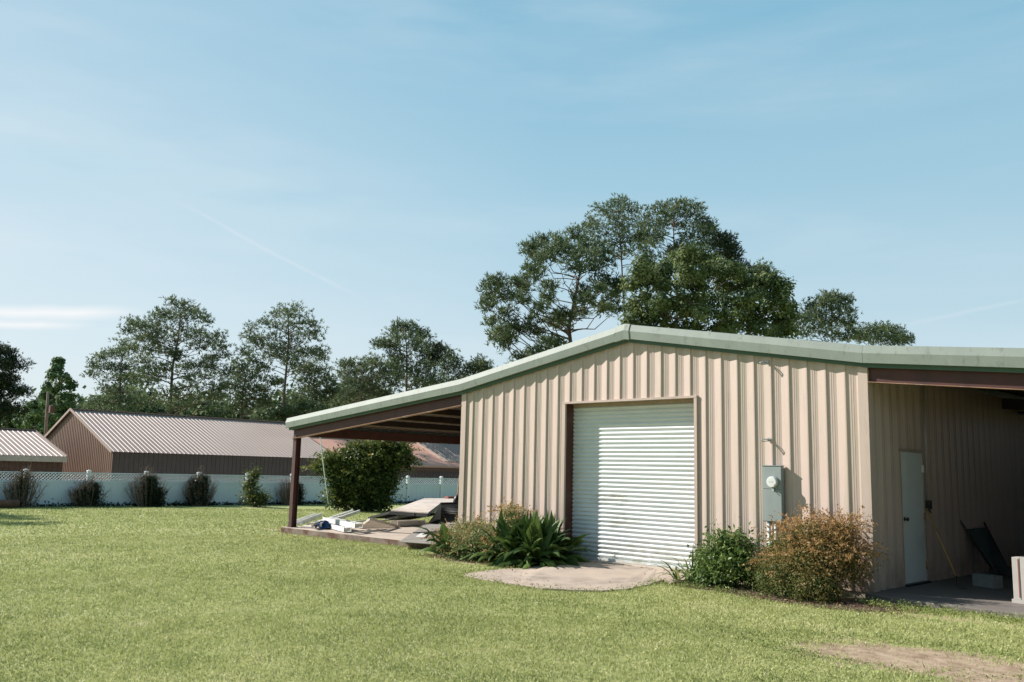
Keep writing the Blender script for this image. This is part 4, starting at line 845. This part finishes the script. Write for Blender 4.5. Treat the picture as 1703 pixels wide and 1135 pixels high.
# ------------------------------------------------------------------ shrubs
def shrub(name,label,lobes,mt,n,size,aspect=.5,stems=14,cat='shrub',base=None,upb=.5,group=None,tf=None,shell=.55,stemr=.006,core=.4):
    """lobes: (x,y,z,rx,ry,rz)"""
    L=np.array(lobes,float); vol=(L[:,3]*L[:,4]*L[:,5])**(2/3.); pr=vol/vol.sum()
    idx=rng.choice(len(L),n,p=pr); d=rdir(n); r=shell+(1-shell)*rng.random(n)**.7; r*=1+.12*rng.normal(size=n)
    c=L[idx,:3]+d*L[idx,3:6]*r[:,None]
    # clumpiness
    ncl=max(20,n//28); ci=rng.integers(0,n,ncl); cl=c[ci]; own=rng.integers(0,ncl,n)
    mixm=rng.random(n)<.62; c[mixm]=cl[own[mixm]]+rng.normal(size=(mixm.sum(),3))*size*1.5
    c[:,2]=np.maximum(c[:,2],gz(c[:,0],c[:,1])+.01)
    g=rng.random(ncl)[own]*.45
    t=g+rng.random(n)*.4
    if tf is not None: t=t+tf(c)
    bx=np.array(base if base is not None else (L[:,0].mean(),L[:,1].mean(),0)); bx=np.array([bx[0],bx[1],float(gz(bx[0],bx[1]))])
    e=empty(name,bx,label,cat,group)
    dr=(c-bx); dr/=np.linalg.norm(dr,axis=1,keepdims=True)+1e-6; dr[:,2]*=.7
    v,f,tt=leaf_quads(c,size,aspect,rdir(n)*.8+dr*.5,upb,np.clip(t,0,1),nrm=d*.75+V(0,0,.3))
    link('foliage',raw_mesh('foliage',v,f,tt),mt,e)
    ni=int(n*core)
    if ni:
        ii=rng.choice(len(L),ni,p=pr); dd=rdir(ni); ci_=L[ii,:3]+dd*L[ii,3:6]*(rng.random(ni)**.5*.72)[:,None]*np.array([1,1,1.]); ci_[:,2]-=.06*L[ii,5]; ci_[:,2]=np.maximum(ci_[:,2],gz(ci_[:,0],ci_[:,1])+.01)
        v,f,tt=leaf_quads(ci_,size*1.25,aspect*1.2,None,.3,rng.random(ni)*.22); link('inner_foliage',raw_mesh('inner_foliage',v,f,tt),mt,e)  # inner leaves get only dark tints, painting the shaded inside of the bush
    m=MB(); 
    for k in range(stems):
        tgt=L[rng.integers(0,len(L)),:3]+rdir(1)[0]*.5*L[0,3:6]; s0=bx+V(random.uniform(-1,1)*L[:,3].max()*.45,random.uniform(-1,1)*L[:,4].max()*.35,-.02)
        s0[2]=gz(s0[0],s0[1])-.02
        mid=(s0+tgt)/2+V(random.uniform(-.06,.06),random.uniform(-.06,.06),.05); m.tube([s0,mid,tgt],[stemr*1.5,stemr*1.2,stemr*.6],5,False)
    m.build('stems',M['stem'],e); return e
# large shrub by the fence (pixel survey at 37 m)
k=37.5/FP
def PX(L,D,rd=.9): 
    out=[]
    for x,y,rx,ry in L:
        c=at(x,y,D); out.append((c[0],c[1],max(c[2],-.1),rx*D/FP,rx*D/FP*rd,ry*D/FP))
    return out
big=PX([(605,800,46,38),(568,795,30,36),(640,790,30,40),(605,765,44,24),(562,768,24,16),(652,760,27,22),(632,742,20,12),(596,752,18,13),(566,832,24,15),(628,830,28,18),(545,772,16,10),(668,748,14,10),(610,840,42,10),(640,728,10,7),(532,780,9,6),(678,772,8,10)],37.5,.8)
shrub('large_shrub','large overgrown green shrub in front of the white fence beyond the shed slab',big,M['vine'],24000,.11,.5,26,upb=.6,stemr=.015,tf=lambda c:(c[:,2]-1.3)*.10)
m=None
def sprays(parent_lobes,mt,n,length,name,parent,leaf=.09):
    parts=[];L=np.array(parent_lobes)
    for _ in range(n):
        l=L[rng.integers(0,len(L))]; d=rdir(1)[0]; d[2]=abs(d[2])*.8+.1
        s=l[:3]+d*l[3:6]*.9; kk=10; t=np.linspace(0,1,kk)[:,None]; q=s+d*length*t*random.uniform(.5,1.2)+V(0,0,-.25*length)*t*t
        parts.append(leaf_quads(np.repeat(q,2,0)+rng.normal(size=(kk*2,3))*leaf*.25,leaf,.42,np.repeat(d[None]*.5+rng.normal(size=(1,3))*.3,kk*2,0),.5,np.full(kk*2,.45+.4*random.random())+rng.random(kk*2)*.15))
    v,f,t=cover(parts); link(name,raw_mesh(name,v,f,t),mt,parent)
sprays(big,M['vine'],420,.62,'sprays',bpy.data.objects['large_shrub'],.10)
# fence shrubs
def twiggy(name,label,y,w,h,green,lean=0,x=None):
    X=x if x is not None else FX+.42; z0=float(gz(X,y)); e=empty(name,(X,y,z0),label,'shrub','shrubs along the fence')
    m=MB(); r=random.Random(int(y*10)+3)
    for k in range(110):
        a=r.uniform(-1,1); hh=h*(1-.45*abs(a))*r.uniform(.55,1.05); b=V(X+r.uniform(-.15,.2),y+a*w*.28,z0-.02)
        p=b+V(r.uniform(-.1,.1),a*w*.2+r.uniform(-.08,.08),hh*.5); q=p+V(r.uniform(-.12,.12),a*w*.12+r.uniform(-.14,.14)+lean*.3,hh*.5)
        m.tube([b,p,q],[.014,.011,.006],4,False)
        for _ in range(3):
            t=r.uniform(.3,.95); s=p*(1-t)+q*t; m.tube([s,s+V(r.uniform(-.12,.12),r.uniform(-.16,.16),r.uniform(.03,.2))],[.007,.004],3,False)
    m.build('twigs',M['twig'],e)
    n=int(2600*w*h*green); ncol=4; cu=rng.uniform(-.38,.38,ncol); chh=rng.uniform(.45,1.0,ncol); ki=rng.integers(0,ncol,n); u=cu[ki]+rng.normal(size=n)*.12; z=rng.random(n)**.9*h*.80*chh[ki]; 
    c=np.stack([X+rng.normal(size=n)*.16,y+u*w*(.85-.25*z/h),z0+z],1)
    v,f,t=leaf_quads(c,.075,.45,None,.4,rng.random(n)*.7)
    link('foliage',raw_mesh('foliage',v,f,t),M['darkbush'],e)
fy=lambda px:float(pl(0,FX+.4,px,820)[1])
twiggy('fence_shrub','dark bare twiggy shrub at the fence nearest the left edge',fy(38),1.1,1.75,.35)
twiggy('fence_shrub','small dark shrub split by the fence post left of the long barn corner',fy(145),1.15,1.35,1.2)
twiggy('fence_shrub','widest dark shrub on the fence with dry twigs above its top',fy(246),1.45,1.75,1.5)
twiggy('fence_shrub','dark shrub with thin dry twigs two posts left of the rusty post',fy(332),1.2,1.8,1.1)
twiggy('fence_shrub','dark shrub directly behind the rusty corner post',fy(484),1.3,1.6,1.1)
shr=PX([(420,826,22,16),(416,806,16,18),(424,790,10,12),(436,830,12,12)],39.5,.8)
shrub('fence_shrub','sunlit yellow green conical shrub standing off the fence',shr,M['vine'],2600,.085,.45,16,group='shrubs along the fence',tf=lambda c:.22)
# low weeds at fence base
parts=[]
for _ in range(620):
    y=random.uniform(-8,24); hh=random.uniform(.03,.16)*(1+1.4*(random.random()<.08)); n=10
    c=np.stack([np.full(n,FX+.1+random.random()*.25)+rng.normal(size=n)*.05,y+rng.normal(size=n)*.12,-.19+rng.random(n)*hh],1)
    parts.append(leaf_quads(c,.09,.5,None,.5,rng.random(n)*.6))
v,f,t=cover(parts); tag(link('fence_weeds',raw_mesh('fence_weeds',v,f,t),M['darkbush']),'low dark weeds growing along the foot of the fence','weeds',kind='stuff')
# nandina at the right corner
nl=[(3.65,-.75,.34,.55,.48,.34),(4.0,-.70,.48,.52,.46,.40),(3.85,-.62,.80,.46,.40,.30),(3.3,-.62,.22,.38,.4,.28),(4.3,-.58,.45,.33,.38,.36),(3.5,-.6,.64,.36,.36,.28),(4.2,-.55,.84,.28,.33,.20),(3.15,-.55,.0,.33,.35,.2),(3.75,-.95,.08,.60,.42,.28),(3.35,-.85,.18,.42,.38,.28),(4.05,-1.0,.10,.40,.35,.30)]
nz_f=lambda c:(c[:,2]-.56)*.42+(c[:,0]-3.85)*.24
e=shrub('nandina_bush','large rusty orange feathery bush at the right corner of the front wall',nl,M['nandina'],26000,.036,.36,34,tf=nz_f,shell=.45,stemr=.008)
sprays(nl[:7],M['nandina'],360,.30,'sprays',e,.032)
# green bush
gl=[(2.2,-.50,.22,.44,.40,.32),(2.5,-.48,.22,.38,.38,.30),(2.3,-.42,.50,.38,.32,.24),(2.15,-.75,.02,.4,.3,.2),(1.95,-.48,.22,.26,.26,.26),(2.65,-.4,.08,.25,.25,.16)]
e=shrub('green_bush','bright green small-leaved bush between the roller door and the electrical box',gl,M['greenbush'],6500,.055,.5,16,shell=.5)
sprays(gl,M['greenbush'],70,.18,'sprays',e,.045)
# small plant at conduits
shrub('green_sapling','small bright green sapling growing against the grey conduits',[(3.0,-.32,.48,.14,.12,.2),(3.08,-.32,.3,.15,.12,.18)],M['greenbush'],420,.07,.35,5,cat='plant')
# left low nandina mix
ll=[(-3.9,-.66,.18,.46,.45,.30),(-3.3,-.82,.20,.52,.50,.32),(-2.75,-.92,.22,.52,.50,.34),(-2.35,-.55,.56,.46,.36,.36),(-3.5,-.55,.42,.55,.38,.22),(-4.2,-.60,.12,.30,.35,.26),(-2.2,-1.05,.10,.45,.35,.26),(-3.0,-1.15,.0,.55,.30,.22),(-2.55,-.5,.80,.22,.2,.14)]
e=shrub('nandina_bush','low tan and green tangled bush along the left part of the front wall',ll,M['nandina2'],22000,.038,.42,26,tf=lambda c:(c[:,2]-.34)*.55,shell=.45)
sprays(ll,M['nandina'],200,.26,'sprays',e,.034)
# long leaves
def blades(name,label,base,n,length,width,mt,spread=.5,arch=1.0,cat='plant',tbias=0,up=(.35,.95),area=(.3,.3)):
    verts=[];faces=[];tint=[];S=6
    for k in range(n):
        az=random.uniform(0,2*math.pi); el=random.uniform(*up); L=length*random.uniform(.65,1.15); W=width*random.uniform(.75,1.2)
        p=np.array([base[0]+random.uniform(-1,1)*area[0],base[1]+random.uniform(-1,1)*area[1],0.]); p[2]=gz(p[0],p[1])
        d=V(math.cos(az)*math.cos(el*1.5),math.sin(az)*math.cos(el*1.5),math.sin(el*1.5)); side=V(-math.sin(az),math.cos(az),0)
        roll_=random.uniform(-.7,.7); b=len(verts); t=random.random()*.75+tbias
        pet=.42 if width>.05 else 0
        for i in range(S+1):
            u=i/S
            if pet and u<pet*.5: w=W*.10
            else: w=W*math.sin(math.pi*min(1,max(.03,(u-pet*.3)/(1-pet*.3)))**.8)
            if not pet: w=W*(1-u**2.2)+.002
            nn=np.cross(side,d); s2=side*math.cos(roll_)+nn*math.sin(roll_); mid=p-np.cross(s2,d)*w*.18
            verts+=[p-s2*w*.5,mid,p+s2*w*.5]; tint+=[t]*3
            p=p+d*L/S; d=d+V(0,0,-.16*arch*(1+u)*random.uniform(.5,1.5)); d/=np.linalg.norm(d)
            if p[2]<gz(p[0],p[1])+.01: p[2]=float(gz(p[0],p[1]))+.01
        for i in range(S):
            for j in (0,1): faces.append([b+3*i+j,b+3*i+j+1,b+3*i+j+4,b+3*i+j+3])
    v=np.array(verts); f=np.array(faces); me=raw_mesh(name,v,f,np.array(tint)); me.polygons.foreach_set('use_smooth',[True]*len(f))
    o=link(name,me,mt); return tag(o,label,cat)
blades('broadleaf_plant','dense clump of dark glossy paddle leaves left of the roller door',(-1.80,-.68),560,.92,.155,M['broad'],arch=1.05,up=(.28,1.1),area=(.56,.36),tbias=.05)
blades('broadleaf_plant','sparser paddle leaves drooping over the low bush further left',(-3.15,-.95),44,.85,.14,M['broad'],arch=1.5,up=(.45,.95),area=(.75,.25),tbias=.15)
blades('strap_leaf_plant','pale strap-leaved lily plant at the right foot of the roller door',(1.72,-.62),46,.62,.038,M['strap'],arch=1.5,up=(.4,1.0),area=(.22,.2),tbias=.2)
m=MB()
for x,y in ((-2.5,-1.28),(-2.25,-1.33),(-1.75,-1.25)):
    z=float(gz(x,y)); m.beam((x,y,z+.03),(x+.05,y+.03,z+.12),.05,.01)
tag(m.build('dry_leaves',M['flower']),'orange dead leaves at the foot of the paddle-leaf plants','dead leaf')
# mulch beds
def bed(name,cx,cy,a,b,lab):
    n=40; vs=[(cx,cy,float(gz(cx,cy))+.035)]; r=random.Random(int(cx*10))
    for i in range(n):
        t=2*math.pi*i/n; k=1+.12*math.sin(3*t+cx)+.08*r.uniform(-1,1); x=cx+a*k*math.cos(t); y=cy+b*k*math.sin(t); vs.append((x,min(y,-.08),float(gz(x,y))+.006))
    o=MB().add(vs,[(0,1+i,1+(i+1)%n) for i in range(n)],True).build(name,M['mulch']); tag(o,kind='structure')
bed('soil_bed',-2.8,-.75,1.6,.62,''); bed('soil_bed',2.35,-.6,.95,.55,''); bed('soil_bed',3.9,-.85,1.35,.62,'')
# leaf litter
parts=[]
for (x0,x1,y0,y1,n) in ((-4.3,-1.5,-1.5,-.9,700),(1.4,3.3,-1.2,-.6,520),(3.0,5.4,-1.6,-.7,700)):
    x=rng.uniform(x0,x1,n); y=rng.uniform(y0,y1,n); c=np.stack([x,y,gz(x,y)+.012+rng.random(n)*.02],1)
    parts.append(leaf_quads(c,.045,.4,np.stack([rng.normal(size=n),rng.normal(size=n),rng.normal(size=n)*.12],1),2.5,rng.random(n)))
n=420; x=rng.uniform(-1.5,1.6,n); y=-rng.random(n)**1.6*3.1-.1; c=np.stack([x,y,np.maximum(-.094,-.012+.06*y)+.006+rng.random(n)*.004],1); parts.append(leaf_quads(c,.04,.35,np.stack([rng.normal(size=n),rng.normal(size=n),rng.normal(size=n)*.05],1),4,rng.random(n)))
v,f,t=cover(parts)
M['litter']=leafmat('dry_leaf_litter',(.07,.04,.025),(.22,.13,.075),(.42,.32,.2),.1,.8)
tag(link('leaf_litter',raw_mesh('leaf_litter',v,f,t),M['litter']),'brown leaf litter scattered under the front wall bushes','leaf litter',kind='stuff')
# ------------------------------------------------------------------ grass
from mathutils import noise as mnoise
def inpoly(x,y,poly):
    r=np.zeros(len(x),bool); j=len(poly)-1
    for i in range(len(poly)):
        xi,yi=poly[i]; xj,yj=poly[j]
        r^=((yi>y)!=(yj>y))&(x<(xj-xi)*(y-yi)/(yj-yi+1e-12)+xi); j=i
    return r
_G=np.random.default_rng(99).random((256,256))
def vn(x,y,s,ph):
    u=x*s+ph*7.3+500; v=y*s+ph*3.1+500; iu=np.floor(u).astype(int); iv=np.floor(v).astype(int); fu=u-iu; fv=v-iv
    fu=fu*fu*(3-2*fu); fv=fv*fv*(3-2*fv); g=lambda a,b:_G[(a)%256,(b)%256]
    return (g(iu,iv)*(1-fu)+g(iu+1,iv)*fu)*(1-fv)+(g(iu,iv+1)*(1-fu)+g(iu+1,iv+1)*fu)*fv
def lowf(x,y,s,ph):
    r=0
    for k,a in ((1,.5),(2.1,.28),(4.3,.22)): r=r+a*vn(x+.4*y,y-.3*x,s*k,ph+k)
    return r
def grass():
    P=[]
    # rings by distance from the photographer: (r0,r1,density,height,width)
    for r0,r1,den,h,w in ((4.0,7.5,5600,.036,.0058),(7.5,11,3600,.036,.0075),(11,16,1900,.038,.010),(16,24,850,.042,.016),(24,40,270,.05,.030)):
        a0,a1=math.radians(86),math.radians(184)
        area=(a1-a0)/2*(r1*r1-r0*r0); n=int(area*den)
        r=np.sqrt(rng.uniform(r0*r0,r1*r1,n)); a=rng.uniform(a0,a1,n); x=CP[0]+r*np.cos(a); y=CP[1]+r*np.sin(a)
        keep=(x>FX+.3)&(y<30)
        keep&=~((x>-11.44)&(x<XRR)&(y>-.17))
        keep&=~((x>XR)&(y>-.62)); keep&=~((x>-4.6)&(x<-1.5)&(y>-1.2)); keep&=~((x>1.5)&(x<5.0)&(y>-1.15+.12*np.sin(x*5)))
        apc=(sum(p[0] for p in ap)/len(ap),sum(p[1] for p in ap)/len(ap)); keep&=~inpoly(x+rng.normal(size=n)*.02,y+rng.normal(size=n)*.02,[(apc[0]+(px-apc[0])*.95,apc[1]+(py-apc[1])*.94) for px,py in ap])
        d=dirt_f(x,y)+.35*(lowf(x,y,5,1)-.5)+.3*rng.normal(size=n)*.35
        keep&=~(d+(rng.random(n)-.5)*.3>.48+.35*(rng.random(n)<.10))
        # thinning
        thin=lowf(x,y,2.6,2)*.5+lowf(x,y,7,5)*.5
        keep&=rng.random(n)<(.55+.6*thin)
        x,y,th=x[keep],y[keep],thin[keep]; n=len(x)
        z=gz(x,y); az=rng.uniform(0,2*math.pi,n); lean=rng.uniform(.15,1.1,n); hh=h*rng.uniform(.5,1.25,n)*(.75+.5*th)
        dx,dy=np.cos(az),np.sin(az); sx,sy=-dy,dx; ww=w*rng.uniform(.6,1.3,n)*.5
        base=np.stack([x,y,z-.004],1); s=np.stack([sx*ww,sy*ww,np.zeros(n)],1)
        tip=base+np.stack([dx*hh*np.sin(lean),dy*hh*np.sin(lean),hh*np.cos(lean)],1)
        mid=base+(tip-base)*.5+np.stack([-dx*hh*.1,-dy*hh*.1,hh*.12],1)
        v=np.stack([base-s,base+s,mid+s*.8,tip],1); v[:,3]=tip
        v2=np.stack([base-s,base+s,tip,mid-s*.8],1)
        # alternating leaf shapes
        q=np.where((rng.random(n)<.5)[:,None,None],v,v2).reshape(-1,3)
        big=(lowf(x,y,.45,3)-.5)*.55+(lowf(x,y,2.2,9)-.5)*.75+.17
        t=big+.20+rng.random(n)*.30; t=np.where(rng.random(n)<.06,.97,t)
        P.append((q,np.arange(4*n).reshape(n,4),np.repeat(t,4)))
    v,f,t=cover(P); print('grass blades',len(f))
    tag(link('grass',raw_mesh('grass',v,f,t),M['grass']),'short mown yellow green lawn grass','grass',kind='stuff')
grass()
# weeds along the carport edge and patch edge
parts=[]
def weeds(x,y,n,h,s=.03):
    z=float(gz(x,y)); c=np.stack([x+rng.normal(size=n)*.08,y+rng.normal(size=n)*.06,z+rng.random(n)*h],1)
    parts.append(leaf_quads(c,s,.38,None,.6,rng.random(n)*.6+random.random()*.35))
for _ in range(230):
    x=random.uniform(4.6,9.5); weeds(x,-.72-random.random()*.35,18,random.uniform(.02,.10))
for _ in range(90):
    a=random.uniform(0,2*math.pi); weeds(_c1[0]+1.35*math.cos(a)+.1*random.gauss(0,1),_c1[1]+.78*math.sin(a)+.3*math.cos(a),16,random.uniform(.02,.07))
for _ in range(60):
    weeds(random.uniform(1.3,3.4),-1.15+random.uniform(-.12,.12),16,random.uniform(.03,.10))
for q_ in ap:
    if q_[1]<-.9:
        for _ in range(3):
            weeds(q_[0]+random.gauss(0,.04),q_[1]+random.gauss(0,.035)+.01,14,random.uniform(.03,.07),.028)
for _ in range(50):
    weeds(random.uniform(-4.8,-1.4),-1.3+random.uniform(-.15,.1),14,random.uniform(.02,.08))
for _ in range(40):
    weeds(random.uniform(-11.4,-4.8),-.22,10,random.uniform(.01,.05))
v,f,t=cover(parts); tag(link('weeds',raw_mesh('weeds',v,f,t),M['weeds']),'low green weeds edging the concrete and bare ground','weeds',kind='stuff')
# ------------------------------------------------------------------ light
SUN=np.array([-.66,-.270,.455]); SUN/=np.linalg.norm(SUN)
elev=math.asin(SUN[2]); az=math.atan2(SUN[0],SUN[1])   # from +Y towards +X
ld=bpy.data.lights.new('sun','SUN'); ld.energy=4.7; ld.angle=math.radians(.55); ld.color=(1,.945,.885)
lo=bpy.data.objects.new('sun',ld); COL.objects.link(lo)
lo.rotation_euler=Vector([float(a) for a in SUN]).to_track_quat('Z','Y').to_euler()
w=bpy.data.worlds.new('World'); scn.world=w; w.use_nodes=True; nt=w.node_tree; nt.nodes.clear()
out=nt.nodes.new('ShaderNodeOutputWorld'); bg=nt.nodes.new('ShaderNodeBackground'); nt.links.new(bg.outputs[0],out.inputs[0])
sky=nt.nodes.new('ShaderNodeTexSky'); sky.sky_type='NISHITA'; sky.sun_disc=False; sky.sun_elevation=elev; sky.sun_rotation=az; sky.air_density=1.0; sky.dust_density=1.0; sky.ozone_density=1.0
BGS=.10; EXPO=.80
bg.inputs[1].default_value=BGS
tc=nt.nodes.new('ShaderNodeTexCoord')
def op(o_,*a,clamp=False):
    n=nt.nodes.new('ShaderNodeMath'); n.operation=o_; n.use_clamp=clamp
    for i,v in enumerate(a):
        if hasattr(v,'is_output'): nt.links.new(v,n.inputs[i])
        else: n.inputs[i].default_value=v
    return n.outputs[0]
def vdot(d):
    n=nt.nodes.new('ShaderNodeVectorMath'); n.operation='DOT_PRODUCT'; nt.links.new(tc.outputs['Generated'],n.inputs[0]); n.inputs[1].default_value=[float(a) for a in d]
    return n.outputs['Value']
def wn(scale,stretch,off,lo_,hi_,detail=6):
    mp=nt.nodes.new('ShaderNodeMapping'); mp.inputs['Scale'].default_value=stretch; mp.inputs['Location'].default_value=off; nt.links.new(tc.outputs['Generated'],mp.inputs[0])
    n=nt.nodes.new('ShaderNodeTexNoise'); n.inputs['Scale'].default_value=scale; n.inputs['Detail'].default_value=detail; nt.links.new(mp.outputs[0],n.inputs['Vector'])
    return ramp(nt,n.outputs['Fac'],lo_,hi_)
def dirv(x,y):
    r=ray(x,y); return r/np.linalg.norm(r)
# thin summer haze over the blue: pale at the horizon, cyan above
K=1/(BGS*2**EXPO)
cr=nt.nodes.new('ShaderNodeValToRGB'); el=cr.color_ramp.elements
el[0].position=0; el[0].color=(.66,.76,.80,1); el[1].position=1; el[1].color=(.07,.20,.36,1)
for p_,c_ in ((.12,(.575,.735,.81)),(.28,(.40,.635,.755)),(.47,(.245,.52,.69)),(.66,(.14,.34,.50))):
    x_=el.new(p_); x_.color=(*c_,1)
sp=nt.nodes.new('ShaderNodeSeparateXYZ'); nt.links.new(tc.outputs['Generated'],sp.inputs[0])
nt.links.new(op('MULTIPLY',sp.outputs[2],1.0,clamp=True),cr.inputs[0])
sc_=nt.nodes.new('ShaderNodeVectorMath'); sc_.operation='SCALE'; nt.links.new(cr.outputs[0],sc_.inputs[0]); sc_.inputs[3].default_value=K
c0=mixc(nt,.88,sky.outputs[0],sc_.outputs[0])
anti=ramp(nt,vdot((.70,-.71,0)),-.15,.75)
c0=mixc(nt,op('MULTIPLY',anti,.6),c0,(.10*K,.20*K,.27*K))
glow=op('MULTIPLY',ramp(nt,vdot(dirv(-500,560)),.70,1.0),.26)
c0=mixc(nt,glow,c0,(.86*K,.90*K,.92*K))
wisp=op('MULTIPLY',op('MULTIPLY',wn(1.7,(1,1,6),(3,1,0),.42,.75),wn(7,(1,1,5),(1,4,2),.25,.75,9)),.34)
c0=mixc(nt,wisp,c0,(.85*K,.89*K,.92*K))
def streak(p,q,wd,soft,amt,c0,nz=0):
    a,b=dirv(*p),dirv(*q); n=np.cross(a,b); n/=np.linalg.norm(n); t=np.cross(n,a); L=float(b@t)
    d=op('ABSOLUTE',op('ADD',vdot(n),op('MULTIPLY',op('SUBTRACT',wn(9,(1,1,1),(p[0],0,0),0,1,3),.5),nz)))
    along=op('DIVIDE',vdot(t),L)
    body=ramp(nt,d,wd,wd*soft)
    ends=op('MULTIPLY',ramp(nt,along,-.05,.15),ramp(nt,along,1.0,.75))
    f=op('MULTIPLY',op('MULTIPLY',body,ends),amt)
    return mixc(nt,f,c0,(.93*K,.95*K,.97*K))
c0=streak((-260,508),(250,525),.0090,.0,1.0,c0,.018)
c0=streak((-260,534),(160,541),.0055,.0,.9,c0,.014)
c0=streak((300,338),(620,505),.0030,.0,.15,c0,.010)
c0=streak((1720,495),(1480,545),.003,.0,.12,c0,.004)
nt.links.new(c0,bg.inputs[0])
# ------------------------------------------------------------------ camera
cd=bpy.data.cameras.new('camera'); co=bpy.data.objects.new('camera',cd); COL.objects.link(co)
cd.sensor_width=36; cd.lens=FP/1703*36; cd.clip_end=2000; cd.clip_start=.05
Mx=Matrix.Identity(4)
for i in range(3):
    Mx[i][0]=float(RT[i]); Mx[i][1]=float(UP[i]); Mx[i][2]=float(-FW[i]); Mx[i][3]=float(CP[i])
co.matrix_world=Mx
scn.camera=co
scn.view_settings.view_transform='Standard'; scn.view_settings.look='None'; scn.view_settings.exposure=EXPO; scn.view_settings.gamma=1
